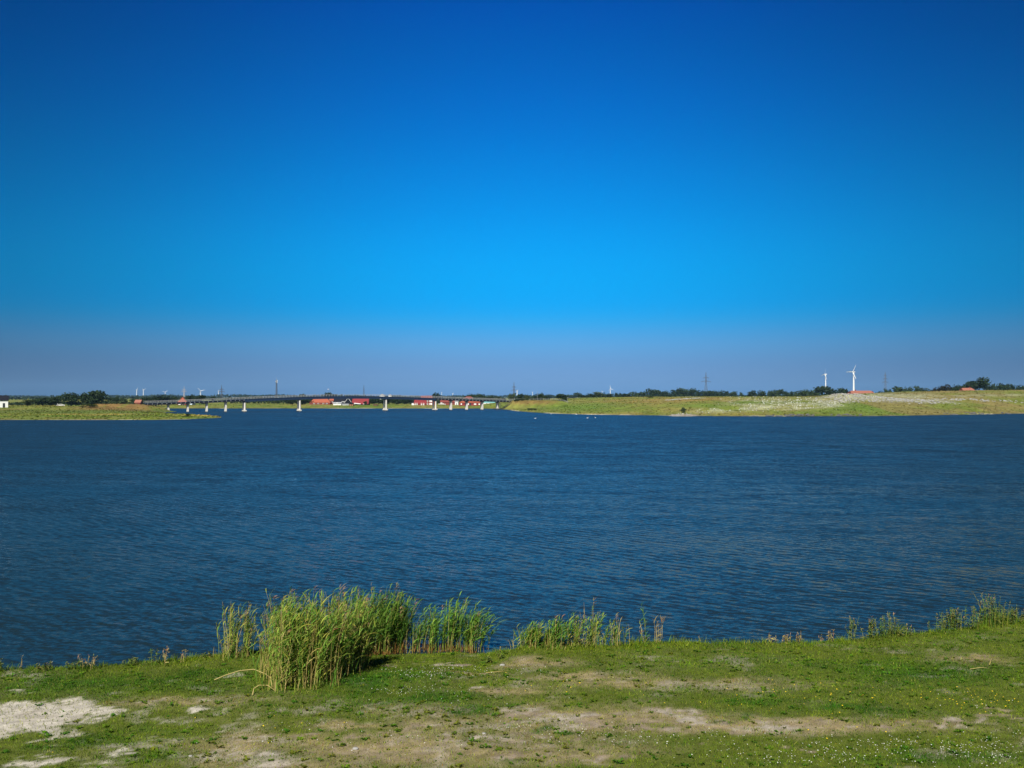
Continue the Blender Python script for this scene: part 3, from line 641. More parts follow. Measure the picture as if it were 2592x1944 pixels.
def weed(label, px, py, hgt, kind, rpx=10, n=6, seed=0, z=.5, group='weeds on the bank edge'):
    n = int(n * (1.9 if px > 1900 else .9)) + 1; rpx *= 1.25; hgt *= 1.2 if kind == 'bush' else 1
    random.seed(seed); x0, y0 = gnd(px, py, z); z0 = nz1(x0, y0); st, lf, hd = MB(), MB(), MB()
    for _ in range(n):
        x, y = random.gauss(0, rpx / F * y0 * .6), random.gauss(0, .10); h = hgt * random.uniform(.55, 1.03); zb = nz1(x0 + x, y0 + y) - z0
        lx, ly = random.gauss(0, .13) * h, random.gauss(0, .1) * h
        pts = [(x + lx * t * t, y + ly * t * t, zb + h * t) for t in (0, .4, .75, 1)]
        col = random.choice(STRAW + BROWN[:1]) if kind == 'dry' else random.choice(GREEN[:2] + YELL[:2])
        st.tube(pts, [.005, .004, .003, .002], 3, col, False)
        for k in range({'dry': 3, 'leafy': 18, 'bush': 17}[kind]):
            t = random.uniform(.1, .97); i = 0 if t < .4 else 1 if t < .75 else 2; p = Vector(pts[i]).lerp(Vector(pts[i + 1]), (t - (0, .4, .75)[i]) / (.4, .35, .25)[i])
            c_ = random.choice(STRAW if kind == 'dry' else [(.075, .14, .04), (.11, .17, .05), (.16, .19, .07), (.22, .21, .10)]); v = random.uniform(.7, 1.2)
            leaf(lf, p[:], random.random() * 6.283, random.uniform(.1, 1.1), random.uniform(.08, .17) * (1.2 - .6 * t), .024, tuple(q * v for q in c_), .4, .05)
        if kind == 'dry' or random.random() < .35:
            top = Vector(pts[3]); c_ = random.choice([(.27, .22, .17), (.33, .28, .21), (.24, .18, .15)])
            for _k in range(8):
                leaf(hd, (top - Vector((lx * .2, ly * .2, 1)) * random.uniform(0, .16))[:], random.random() * 6.283, random.uniform(.7, 1.3), random.uniform(.04, .09), .018, tuple(q * random.uniform(.7, 1.3) for q in c_), .2, .1)
    name = 'dry_weed' if kind == 'dry' else 'green_weed'
    root = thing(name, (x0, y0, z0), label, 'weed', group)
    st.build('stems', M['straw'], root, True, kind='stuff')
    if lf.v: lf.build('leaves', M['reed'], root, True, kind='stuff')
    if hd.v: hd.build('seed_heads', M['straw'], root, True, kind='stuff')


for q in [('thin brown seed stalk near the left end of the bank edge', 55, 1690, .36, 'dry', 4, 2), ('low green weed on the bank edge, leftmost of the leafy ones', 108, 1690, .22, 'leafy', 14, 5),
          ('small dark green weed at the very left edge of the bank', 4, 1696, .34, 'leafy', 8, 4), ('pale branched dry weed with feathery tops above the left bank', 226, 1684, .40, 'dry', 14, 9),
          ('short dim dry weed left of the pale feathery weed', 185, 1686, .2, 'leafy', 12, 4), ('short pale green weed between two dry weeds on the left bank', 332, 1680, .22, 'leafy', 10, 5),
          ('green weed with a snapped leaning stem on the left bank', 392, 1678, .42, 'leafy', 5, 2), ('slim dry stalk with a brown plume on the left bank', 418, 1676, .46, 'dry', 6, 4),
          ('pale tufted stalk just left of the sparse yellowing reeds', 472, 1670, .34, 'dry', 5, 3), ('short green weed at the foot of the sparse yellowing reeds', 528, 1662, .22, 'leafy', 9, 4),
          ('small upright green weed beside the sandy cove', 1268, 1648, .36, 'leafy', 4, 2), ('low leafy weed on the sand of the cove', 1242, 1655, .16, 'leafy', 10, 5),
          ('tiny lone stalk standing on the middle of the bank edge', 1778, 1626, .32, 'dry', 3, 1), ('thin curved dry stalk leaning left on the bank edge', 1948, 1622, .30, 'dry', 5, 3),
          ('faint dry stalks beside the thin curved stalk', 1985, 1622, .30, 'dry', 10, 5), ('tall pale feathery dry weed on the right bank', 2020, 1618, .44, 'dry', 7, 7),
          ('short dry stalks right of the pale feathery weed', 2070, 1617, .34, 'dry', 8, 4), ('dry stalks with light heads left of the narrow green weed', 2098, 1616, .34, 'dry', 9, 5),
          ('narrow tall green weed on the right bank', 2152, 1614, .55, 'bush', 9, 5), ('bushy green weed with pale tops in the middle of the right bank', 2205, 1609, .55, 'bush', 14, 8),
          ('green weed with a pale seed spike on the right bank', 2245, 1606, .55, 'bush', 18, 8), ('low thin weeds trailing off on the right bank', 2285, 1602, .28, 'leafy', 14, 5),
          ('wide bushy weed thicket at the right of the bank', 2400, 1588, .56, 'bush', 44, 30), ('tall thin stemmed weeds near the right end of the bank', 2500, 1580, .80, 'bush', 26, 18),
          ('slender weed with pale tips at the right end of the bank', 2560, 1574, .55, 'leafy', 12, 6), ('small weed cut by the right edge of the photo', 2588, 1568, .35, 'leafy', 8, 4)]:
    weed(*q, seed=int(q[1]) + 5)

def shore_grass(N, seed):
    """long grass on the lip of the bank in ragged tufts"""
    r = np.random.default_rng(seed); x = -16 + 34 * r.random(N); ys_ = np.interp(x, SHX, SHY); y = ys_ - .12 - np.abs(r.normal(0, .22, N)); z, d = near_height(x, y)
    px = CX + x * F / y; t = noise2(x / .45, y * 0 + 7, 95, 3); amt = sstep(t, .38, .72) * (.30 + .9 * np.exp(-((px - 1480) / 190) ** 4) + .55 * np.exp(-((px - 2250) / 170) ** 4) + .8 * np.exp(-((px - 2500) / 130) ** 4))
    k = (r.random(N) < amt) & (d > .03) & ~((px > 900) & (px < 1270)); x, y, z, amt = x[k], y[k], z[k], amt[k]; n = len(x)
    h = (.10 + .36 * r.random(n) ** 1.5) * np.clip(amt * 1.25, .4, 1.3); a = r.random(n) * 6.283; w = .008 + .008 * r.random(n); la = r.normal(0, 1.0, n); l = h * (.15 + .5 * r.random(n))
    ca, sa = np.cos(a) * w / 2, np.sin(a) * w / 2; m = np.c_[x + np.cos(la) * l * .35, y + np.sin(la) * l * .35, z + h * .6]
    V = np.concatenate([np.c_[x - ca, y - sa, z - .02], np.c_[x + ca, y + sa, z - .02], m + np.c_[ca, sa, ca * 0], m - np.c_[ca, sa, ca * 0], np.c_[x + np.cos(la) * l, y + np.sin(la) * l, z + h]]); i = np.arange(n)
    Fa = np.concatenate([np.c_[i, i + n, i + 2 * n], np.c_[i, i + 2 * n, i + 3 * n], np.c_[i + 3 * n, i + 2 * n, i + 4 * n]])
    pal = np.array([(.13, .19, .05), (.17, .22, .05), (.20, .21, .06), (.30, .25, .12), (.10, .16, .04)]); c = pal[(r.random(n) * 5).astype(int)] * (.7 + .6 * r.random(n))[:, None]
    tag(np_mesh('shore_grass', V, Fa, M['grass'], np.tile(c, (5, 1))), kind='stuff')
shore_grass(34000, 96)

random.seed(5)
def stalk(label, pts, rad=.012):
    P = [(lambda a: (a[0], a[1], nz1(*a) + dz))(gnd(px, py)) for px, py, dz in pts]
    mb = MB(); mb.tube(P, [rad] + [rad * .9] * (len(P) - 2) + [rad * .3], 5, random.choice(STRAW[:2]), True)
    tag(mb.build('fallen_reed', M['straw'], None, True, True), label, 'reed stalk', 'fallen reed stalks on the grass')
stalk('long pale bent reed stalk arching over the grass left of the large clump', [(545, 1708, .03), (575, 1703, .10), (610, 1700, .18), (645, 1700, .20), (675, 1706, .14), (695, 1716, .05)])
stalk('small curled pale reed stalk at the foot of the large clump', [(642, 1752, .03), (645, 1745, .10), (658, 1742, .15), (680, 1740, .13), (700, 1745, .03)])
stalk('straight thin pale stalk lying on the grass right of the cove', [(1230, 1691, .04), (1262, 1689, .05), (1290, 1686, .04)], .009)
stalk('short pale stalk lying on the grass at far right', [(2450, 1684, .03), (2478, 1682, .05), (2500, 1682, .03)], .009)
stalk('forked dry stalk on the bare patch at far right', [(2500, 1672, .03), (2505, 1660, .06), (2510, 1655, .05)], .009)

# pale stones on the sandy ground
for lab, px, py, s in [('small pale stone on the sandy track at lower middle', 902, 1894, .05), ('grey stone on the sand of the cove', 1272, 1662, .06), ('tiny white stone in the grass at lower left', 486, 1910, .035), ('pale stone among clover right of the dry strip', 1225, 1855, .035)]:
    x, y = gnd(px, py); random.seed(px); mb = MB()
    vs = []; 
    for j, (zz_, rr) in enumerate([(0, .8), (.35, 1.0), (.75, .7)]):
        for k in range(8): a = k * math.pi / 4; q = rr * random.uniform(.8, 1.15); vs.append((s * q * math.cos(a) * 1.3, s * q * math.sin(a), s * zz_))
    fs = [(j * 8 + k, j * 8 + (k + 1) % 8, j * 8 + 8 + (k + 1) % 8, j * 8 + 8 + k) for j in range(2) for k in range(8)] + [tuple(range(16, 24))]
    mb.add(vs, fs); tag(mb.build('stone', M['palestone'], None, False, True, loc=(x, y, nz1(x, y) - .005)), lab, 'stone', 'pale stones on the near bank')

# ------------------------------------------------------------------ trees
def crown_mesh(seed, tall=1.0, lobes=9, flat=0.0):
    rr = random.Random(seed); mb = MB(); L = []
    for k in range(lobes):
        a = rr.random() * 6.283; q = math.sqrt(rr.random()) * .34; zc = .22 + .58 * rr.random()
        if flat: zc = .55 + .3 * rr.random(); q = math.sqrt(rr.random()) * .40
        q *= 1 - .55 * max(0, zc - .45) / .5
        L.append((q * math.cos(a), q * math.sin(a), zc, rr.uniform(.15, .24)))
    L.append((0, 0, .5 if not flat else .7, .30)); 
    for k in range(800):
        lx, ly, lz, lr = rr.choice(L); v = Vector((rr.gauss(0, 1), rr.gauss(0, 1), rr.gauss(0, 1))).normalized()
        rad = lr * (rr.random() ** .35) * rr.uniform(.9, 1.12); p = Vector((lx, ly, lz)) + Vector((v.x, v.y, v.z * .9)) * rad
        p.z = max(p.z, .08 + .1 * rr.random())
        nrm = (v + Vector((rr.gauss(0, .5), rr.gauss(0, .5), rr.gauss(0, .5)))).normalized()
        u = nrm.cross(Vector((.3, .2, 1))).normalized(); w = nrm.cross(u); s = rr.uniform(.026, .06); t = rr.random() * 6.283
        u, w = u * math.cos(t) + w * math.sin(t), w * math.cos(t) - u * math.sin(t)
        sh = rr.uniform(.7, 1.3); c = tuple(q * sh for q in (.030, .052, .018))
        mb.add([(p - u * s)[:], (p - w * s * .7 + nrm * s * .2)[:], (p + u * s)[:], (p + w * s * .7 - nrm * s * .1)[:]], [(0, 1, 2, 3)], c)
    P = np.array(mb.v); lo = np.array([np.percentile(P[:, 0], 1.5), np.percentile(P[:, 1], 1.5), .06]); hi = np.array([np.percentile(P[:, 0], 98.5), np.percentile(P[:, 1], 98.5), np.percentile(P[:, 2], 99)])
    P[:, :2] = (P[:, :2] - (lo + hi)[:2] / 2) / (hi - lo)[:2]; z0 = P[:, 2].min() if not flat else .06; P[:, 2] = .05 + (P[:, 2] - z0) / (hi[2] - z0) * .95
    mb.v = [tuple(q) for q in P]
    return mb.mesh('crown', CROWN['dark'], True)


def trunk_mesh(seed):
    rr = random.Random(seed); mb = MB(); top = (rr.uniform(-.03, .03), rr.uniform(-.03, .03), .62)
    mb.tube([(0, 0, -.06), (0, 0, .12), (top[0] * .5, top[1] * .5, .38), top], [.040, .030, .022, .008], 6)
    for k in range(4):
        a = k * 1.6 + rr.random(); z0 = .18 + .09 * k
        mb.tube([(0, 0, z0), (.12 * math.cos(a), .12 * math.sin(a), z0 + .14), (.25 * math.cos(a), .25 * math.sin(a), z0 + .24)], [.016, .011, .004], 5)
    return mb.mesh('trunk', M['bark'], False, True)


CR = [crown_mesh(s, lobes=lb, flat=fl) for s, lb, fl in [(1, 8, 0), (2, 10, 0), (3, 12, 0), (4, 7, 0), (5, 9, 0), (6, 11, 0), (7, 7, 1)]]
TR = [trunk_mesh(s) for s in range(3)]
tree_n = 0


def tree(px, top, wpx, Y, tone, label, var=None, group='trees on the far shore', base=None, name='broadleaf_tree', cat='tree'):
    global tree_n
    tree_n += 1; x = X(px, Y); zb = hz(x, Y) if base is None else base; h = Z(top, Y) - zb; w = wpx / F * Y * (1.0 if px < 330 else 1.2)
    o = thing(name, (x, Y, zb), label, cat, group, rz=(tree_n * 2.4) % 6.28)
    for nm, me in (('trunk', TR[tree_n % 3]), ('crown', CR[var if var is not None else tree_n % 6])):
        c = bpy.data.objects.new(nm, me); COL.objects.link(c); c.parent = o; c.scale = (w, w, h * 1.02)
        if nm == 'crown' and tone != 'dark': c.material_slots[0].link = 'OBJECT'; c.material_slots[0].material = CROWN[tone]
    return o


for q in [
    (70, 1012, 30, 480, 'olive', 'small faded bush behind the reedy grass near the white house'),
    (108, 1007, 46, 500, 'dark', 'low wide dark tree, leftmost of the dark trees on the left shore'), (136, 1005, 38, 500, 'dark', 'low dark tree touching the left side of the round tree'),
    (181, 996, 54, 490, 'dark', 'dark round domed tree above the pale parked car on the left shore'), (222, 994, 36, 485, 'dark', 'dark tree between the domed tree and the tallest left tree'),
    (248, 990, 40, 485, 'dark', 'tallest dark tree of the left shore, at the right end of its group'), (284, 1006, 26, 620, 'dark', 'small dark tree just right of the tallest left tree'),
    (297, 1003, 9, 620, 'dark', 'thin pointed small tree on the left shore'), (313, 1009, 20, 620, 'mid', 'small rounded tree left of the twin far turbines'), (338, 1010, 24, 620, 'mid', 'low tree below the twin far turbines'),
    (290, 1014, 26, 480, 'grey', 'pale grey green bush below the small dark tree'), (312, 1015, 22, 480, 'grey', 'rounder pale bush right of the other pale bush'),
    (377, 1006, 30, 640, 'dark', 'dark tree above the left end of the bridge'), (399, 1004, 30, 640, 'dark', 'second dark tree from the left above the bridge ramp'), (420, 1002, 34, 640, 'dark', 'dark tree below the small forked turbine'), (441, 1007, 18, 640, 'dark', 'small dark tree left of the orange roof at the bridge'),
    (483, 1000, 20, 640, 'dark', 'dark tree just right of the orange roof at the bridge'), (506, 1001, 22, 640, 'dark', 'dark tree below the wide flat turbine rotor'), (538, 1004, 11, 900, 'dark', 'tiny dark tree left of the dark left pylon'),
    (581, 1003, 9, 900, 'dark', 'tiny dark tree right of the dark left pylon'), (607, 1004, 18, 1000, 'mid', 'hazy low tree above the bridge rail, left of the mast'), (625, 1003.5, 18, 1000, 'mid', 'hazy low tree above the bridge rail, nearest the mast on its left'), (653, 1003, 18, 1000, 'mid', 'hazy low tree above the bridge rail, right of two similar ones'),
    (764, 998, 15, 800, 'mid', 'small tree showing over the bridge above the fifth tall pier'), (837, 995, 24, 760, 'dark', 'flat topped tree peeping over the highest part of the bridge', 6),
    (765, 1008, 40, 640, 'dark', 'dark tree under the bridge left of the orange hipped roof'), (740, 1011, 24, 660, 'dark', 'dark bush under the bridge beside the dark tree'), 
    (942, 1010, 16, 680, 'dark', 'dark tree beside the large red roof under the bridge'), (959, 1010, 24, 680, 'dark', 'dark tree behind the brown hut'), (985, 1008, 26, 690, 'dark', 'dark tree just right of the tall twin pier'), (1004, 1010, 22, 680, 'dark', 'middle dark tree between twin pier and red brick house'),
    (1023, 1011, 24, 680, 'dark', 'dark tree second left of the red brick house'), (1041, 1012, 18, 680, 'dark', 'dark tree next to the red brick house'), (925, 1016, 8, 612, 'dark', 'small dark shrub against the large red roof'),
    (1104, 995, 17, 820, 'dark', 'round tree crown rising above the bridge over the red brick house'), (1181, 1003, 20, 900, 'mid', 'leftmost of the trees above the bridge over the orange pavilion'), (1199, 998, 26, 900, 'mid', 'taller tree above the bridge over the orange pavilion'),
    (1221, 999, 28, 900, 'mid', 'wide tree above the bridge right of the pavilion'), (1241, 1003, 20, 900, 'mid', 'low tree above the bridge over the turquoise roof'), (1262, 1005, 18, 900, 'olive', 'faint low tree above the right end of the bridge'),
    (1296, 996, 16, 640, 'grey', 'thin grey tree at the foot of the tall pylon by the bridge end'), (1314, 998, 17, 600, 'dark', 'round dark tree right of the tall pylon by the bridge end'), (1331, 1000, 15, 600, 'olive', 'olive tree right of the round dark tree at the bridge end'),
    (1346, 1004, 11, 640, 'mid', 'small low tree below the thin far turbine'), (1360, 998, 14, 620, 'dark', 'dark tree left of the roadside lamp'), (1371, 996, 13, 620, 'mid', 'narrow upright tree right of the roadside lamp'), (1384, 1002, 12, 640, 'dark', 'small tree right of the narrow upright tree'),
    (1424, 998, 24, 570, 'dark', 'solitary dark round tree beside the road fence'),
    (1477, 1000, 22, 800, 'dark', 'dark low tree where the green hill begins'), (1494, 997, 26, 800, 'dark', 'dark round tree second where the green hill begins'), (1519, 993, 26, 820, 'grey', 'grey green tree left of the middle turbine'), (1542, 997, 24, 800, 'dark', 'dark green tree at the foot of the middle turbine'),
    (1565, 995, 16, 1000, 'dark', 'small tree right of the middle turbine'), (1585, 997, 22, 1000, 'dark', 'low tree left of the long tree row'),
    (1645, 1003, 12, 560, 'olive', 'small bright green bush on the hill crest'),
    (1877, 994, 10, 1100, 'mid', 'tiny hazy tree in the gap of the tree line'), (1903, 990, 17, 900, 'dark', 'single dark tree standing in the gap of the tree line'), (1929, 990, 26, 1000, 'mid', 'first hazy tree right of the single dark tree'), (1953, 988, 20, 1000, 'mid', 'hazy tree second right of the single dark tree'), (1970, 987, 22, 1050, 'mid', 'tallest hazy tree between the two small dark trees'),
    (1988, 992, 16, 1000, 'dark', 'low hazy tree left of a dark bush on the crest'), (2001, 992, 16, 800, 'dark', 'dark bush on the crest left of the small turbine'), (2021, 990, 22, 900, 'mid', 'mid green tree left of the small turbine group'), (2041, 988, 22, 900, 'mid', 'second mid green tree left of the small turbine group'), (2062, 988, 24, 880, 'mid', 'mid green tree touching the broad dark tree'),
    (2089, 979, 40, 860, 'dark', 'broad dark domed tree at the foot of the small turbine'), (2110, 989, 18, 860, 'dark', 'dark shoulder tree right of the broad domed tree'), (2124, 988, 13, 860, 'dark', 'small dark tree left of the white mound'), (2137, 984, 22, 860, 'dark', 'dark tree left of the large turbine tower'),
    (2226, 992, 20, 860, 'dark', 'low dark shrub right of the long orange roof'), (2248, 985, 16, 800, 'mid', 'small tree at the foot of the right pylon'), (2277, 980, 24, 800, 'mid', 'tree right of the right pylon, first peak of its row'), (2301, 982, 24, 800, 'mid', 'lower middle tree in the row right of the right pylon'), (2325, 979, 24, 800, 'mid', 'tree with the second peak of the row right of the pylon'),
    (2345, 985, 20, 800, 'mid', 'tree at the right end of the row right of the pylon'), (2370, 983, 22, 760, 'copper', 'low copper dark tree left of the tall copper tree'), (2389, 975, 28, 760, 'copper', 'nearly black copper coloured tree on the right hill'), (2410, 982, 18, 780, 'dark', 'small dark tree between copper tree and right orange roof'), (2421, 977, 24, 760, 'dark', 'dark tree left of the right orange roof'),
    (2452, 967, 24, 740, 'dark', 'dark tree leaning on the left of the tallest right tree'), (2479, 958, 36, 740, 'dark', 'tallest tree with an open umbrella crown on the right hill', 6),
    (2501, 974, 22, 800, 'dark', 'tree directly right of the tallest right tree'), (2523, 972, 26, 800, 'dark', 'highest tree of the row at the right edge'), (2547, 974, 26, 800, 'dark', 'middle tree of the row at the right edge'), (2571, 976, 26, 800, 'dark', 'tree second from the right edge'), (2591, 977, 22, 800, 'dark', 'tree cut by the right edge of the photo'),
]: tree(*q[:6], var=q[6] if len(q) > 6 else None)
ORD = ['first', 'second', 'third', 'fourth', 'fifth', 'sixth', 'seventh', 'eighth', 'ninth', 'tenth', 'eleventh', 'twelfth', 'thirteenth']
for i, (px, tp, w) in enumerate([(1607, 993, 26), (1628, 992, 24), (1651, 985, 26), (1668, 988, 22), (1686, 991, 22), (1706, 988, 22), (1730, 984, 26), (1752, 985, 22), (1773, 989, 22), (1796, 990, 24), (1817, 990, 22), (1840, 991, 20), (1855, 992, 16)]):
    tree(px, tp, w, 1100 + (i * 37) % 60, 'dark' if i % 3 else 'mid', f'{ORD[i]} tree from the left in the long dark row behind the middle pylon', group='trees of the long row on the horizon')
for i, (px, tp, w, lab) in enumerate([(1391, 999, 24, 'pale blue hazy tree right of the narrow upright tree'), (1409, 1002, 20, 'pale blue hazy tree left of the solitary dark tree'), (1449, 1000, 20, 'pale blue hazy tree right of the solitary dark tree'), (1459, 994.5, 22, 'tallest pale blue hazy tree left of the green hill')]):
    tree(px, tp, w, 2300, 'mid', lab, group='hazy trees far behind the road')
# shrubs on the far slopes
for px, py, w, hh, lab, tone in [(1304, 1019, 6, 5, 'dark shrub on the road bank nearest the bridge end', 'dark'), (1311, 1017, 8, 5, 'dark shrub on the brown bank, second from the bridge end', 'dark'), (1322, 1016, 10, 5, 'wide shrub on top of the brown bank', 'mid'), (1334, 1017, 8, 5, 'small shrub on the brown bank below the olive tree', 'mid'), (1407, 1019, 14, 5, 'green shrub at the right end of the brown bank', 'mid'),
                                 (1343, 1043, 12, 5, 'dark bush at the waterline where the hill shore turns', 'dark'), (1729, 1046, 12, 14, 'grey green bush above the gravel spit', 'grey'), (1355, 1032, 7, 4, 'small dot like bush low on the green slope', 'dark'), (475, 1059, 12, 8, 'dark green bush on the waterline of the left spit', 'dark'), (228, 1033, 36, 10, 'dull green bush on the brown bank of the left shore', 'olive'),
]:
    Y = 400 if px > 1400 and px < 2000 else 470 if px < 1420 and px > 1290 else 320 if px == 475 else 425 if px == 228 else 480
    if px == 1729: Y = 372
    if px in (1304, 1311, 1322, 1334, 1407): Y = 546
    x = X(px, Y); zb = hz(x, Y); tree(px, HY + (H - zb - hh / F * Y) * F / Y, w, Y, tone, lab, group='shrubs on the far slopes', name='shrub', cat='shrub')

# woods that read as one mass on the horizon
def wood(name, Y, x0, x1, n, h0, seed):
    rr = np.random.default_rng(seed); mb = MB(); random.seed(seed)
    for k in range(n):
        x = x0 + (x1 - x0) * rr.random(); hh = h0 * (.35 + .9 * noise2(np.array([x / (Y * .02)]), np.array([3.]), seed)[0]) * rr.random() ** .4; y = Y + rr.normal(0, Y * .012); s = Y * .0009 * (.6 + rr.random()); z = 1.5 + hh
        t = rr.random() * 3.14; u = Vector((math.cos(t), math.sin(t), rr.normal(0, .4))) * s; w = Vector((rr.normal(0, .5), rr.normal(0, .5), 1)) * s * .7; p = Vector((x, y, z)); q = rr.uniform(.7, 1.3)
        mb.add([(p - u)[:], (p - w)[:], (p + u)[:], (p + w)[:]], [(0, 1, 2, 3)], (.03 * q, .05 * q, .02 * q))
    mb.build(name, CROWN['dark'], None, True, kind='stuff')


wood('distant_wood', 3200, -1900, 1900, 9000, 11, 5)
wood('distant_wood', 1500, -900, -80, 3500, 4.5, 6)
wood('hedgerow', 760, -225, -5, 6000, 4.6, 7)
wood('hedgerow', 590, -340, -215, 2600, 2.4, 8)
wood('hedgerow', 1060, 100, 600, 4200, 7.5, 9)

# ------------------------------------------------------------------ bridge
BA, BB = Vector((X(475, 465), 465)), Vector((X(1220, 545), 545))
bdir = (BB - BA).normalized(); bnor = Vector((-bdir.y, bdir.x))


def on_bridge(px):
    """distance along the bridge line at which it crosses a photo column"""
    k = (px - CX) / F; return (k * BA.y - BA.x) / (bdir.x - k * bdir.y)


br = thing('bridge', (BA.x, BA.y, 0), 'long low bridge on pale piers arching over the water to the houses', 'bridge', rz=math.atan2(bdir.y, bdir.x))
DS = [on_bridge(p) for p in (366, 380, 475, 618, 757, 850, 976, 1100, 1220, 1300)]
DZ = [3.95, 4.1, 4.65, 5.9, 7.05, 7.45, 7.3, 6.35, 5.3, 4.75]
def dz(s):
    import bisect
    return float(np.interp(s, SS, ZZ))
SS = np.linspace(DS[0], DS[-1], 120); ZZ = np.interp(SS, DS, DZ); ker = np.ones(15) / 15; ZZ = np.convolve(np.pad(ZZ, 7, mode='edge'), ker, 'valid')
HW = 2.1
def sweep(mb, y0, y1, lo, hi, s0, s1, n=60):
    ss = np.linspace(s0, s1, n); vs = []
    for s in ss: z = dz(s); vs += [(s, y0, z + lo), (s, y1, z + lo), (s, y1, z + hi), (s, y0, z + hi)]
    fs = []
    for i in range(n - 1):
        for k in range(4): fs.append((i * 4 + k, i * 4 + (k + 1) % 4, i * 4 + 4 + (k + 1) % 4, i * 4 + 4 + k))
    fs += [(3, 2, 1, 0), (n * 4 - 4, n * 4 - 3, n * 4 - 2, n * 4 - 1)]
    mb.add(vs, fs)
S0, S1 = SS[0], SS[-1]; M0, M1 = on_bridge(618), on_bridge(1100)
m = MB(); sweep(m, -HW, HW, -.18, 0, S0, S1, 90); m.build('deck', M['girder'], br)
m = MB(); sweep(m, -HW + .1, -HW + .35, -1.3, -.185, M0, M1, 60); m.build('girder', M['girder'], br)
m = MB(); sweep(m, HW - .35, HW - .1, -1.3, -.185, M0, M1, 60); m.build('girder', M['girder'], br)
for a, b in ((S0, M0 - .05), (M1 + .05, S1)):
    m = MB(); sweep(m, -HW + .3, -HW + .55, -.95, -.185, a, b, 40); sweep(m, HW - .55, HW - .3, -.95, -.185, a, b, 40)
    tag(m.build('edge_beam', M['dark'], br))
    m = MB()
    for s in np.arange(a + 1, b, 2.15): m.box(s, s + .22, -HW - .12, HW + .12, dz(s) - .62, dz(s) - .20)
    m.build('cross_beams', M['rail'], br, kind='stuff')
m = MB()
for sd_ in (-HW + .08, HW - .08):
    for z0, z1 in ((.98, 1.06), (.70, .73), (.45, .48), (.20, .23)): sweep(m, sd_ - .03, sd_ + .03, z0, z1, S0, S1, 80)
    for s in np.arange(S0, S1, 1.5): m.box(s - .035, s + .035, sd_ - .032, sd_ + .032, dz(s), dz(s) + 1.0)
m.build('railing', M['rail'], br, kind='stuff')
for px, typ in ((426, 's'), (475, 's'), (523, 's'), (571, 's'), (618, 'm'), (757, 'b'), (975, 'b'), (1100, 'b'), (1141, 's'), (1181, 's'), (1220, 's'), (1259, 's')):
    s = on_bridge(px); zt = dz(s) - .97 if typ == 's' else dz(s) - 1.3
    p = MB(); w = .85
    if typ == 's': p.box(s - w / 2, s + w / 2, -.9, .9, -1.5, zt - .35)
    else:
        p.box(s - .75, s + .75, -2.2, 2.2, -1.5, .5)
    pier = p.build('pier', M['concrete'], br)
    if typ != 's':
        for yy in (-1.55, 1.55):
            c = MB(); c.tube([(s, yy, .48), (s, yy, zt - .42)], [.46, .40], 14); c.build('column', M['concrete'], pier, smooth=False)
    c = MB(); c.box(s - .42, s + .42, -1.9, 1.9, zt - .345 if typ == 's' else zt - .415, zt - .003); c.build('pier_cap', M['dark'], pier)
ab = MB(); s = on_bridge(1298); ab.box(s - .6, s + 1.6, -2.6, 2.6, dz(s) - 2.6, dz(s) - .97); ab.build('abutment', M['concrete'], br)
ab = MB(); s = on_bridge(368); ab.box(s - 2, s + 1.6, -2.3, 2.3, dz(s) - 1.9, dz(s) - .97); ab.build('abutment', M['rail'], br)

# ------------------------------------------------------------------ houses
def prism(mb, x0, x1, y0, y1, z0, z1, hip=0.0, over=.25, th=.16):
    """solid gable roof, ridge along x; hip pulls the ridge ends in"""
    x0 -= over; x1 += over; y0 -= over; y1 += over; ym = (y0 + y1) / 2; h = hip * (y1 - y0) / 2
    vs = [(x0, y0, z0), (x1, y0, z0), (x1, y1, z0), (x0, y1, z0), (x0 + h, ym, z1), (x1 - h, ym, z1)]
    vs += [(a, b, c - th) for a, b, c in vs[:4]]
    mb.add(vs, [(0, 1, 5, 4), (2, 3, 4, 5), (1, 2, 5), (3, 0, 4), (6, 9, 8, 7), (0, 6, 7, 1), (1, 7, 8, 2), (2, 8, 9, 3), (3, 9, 6, 0)])


def window(par, x, z, w, h, y, frame='white', glass='glass'):
    f = MB(); t = .12
    f.box(x - w / 2, x + w / 2, y - .09, y + .03, z, z + t); f.box(x - w / 2, x + w / 2, y - .09, y + .03, z + h - t, z + h)
    f.box(x - w / 2, x - w / 2 + t, y - .089, y + .03, z + t, z + h - t); f.box(x + w / 2 - t, x + w / 2, y - .089, y + .03, z + t, z + h - t)
    f.box(x - t * .35, x + t * .35, y - .088, y + .03, z + t, z + h - t)
    fo = f.build('window', M[frame], par); g_ = MB(); g_.box(x - w / 2 + t, x + w / 2 - t, y - .04, y + .029, z + t, z + h - t); g_.build('pane', M[glass], fo)


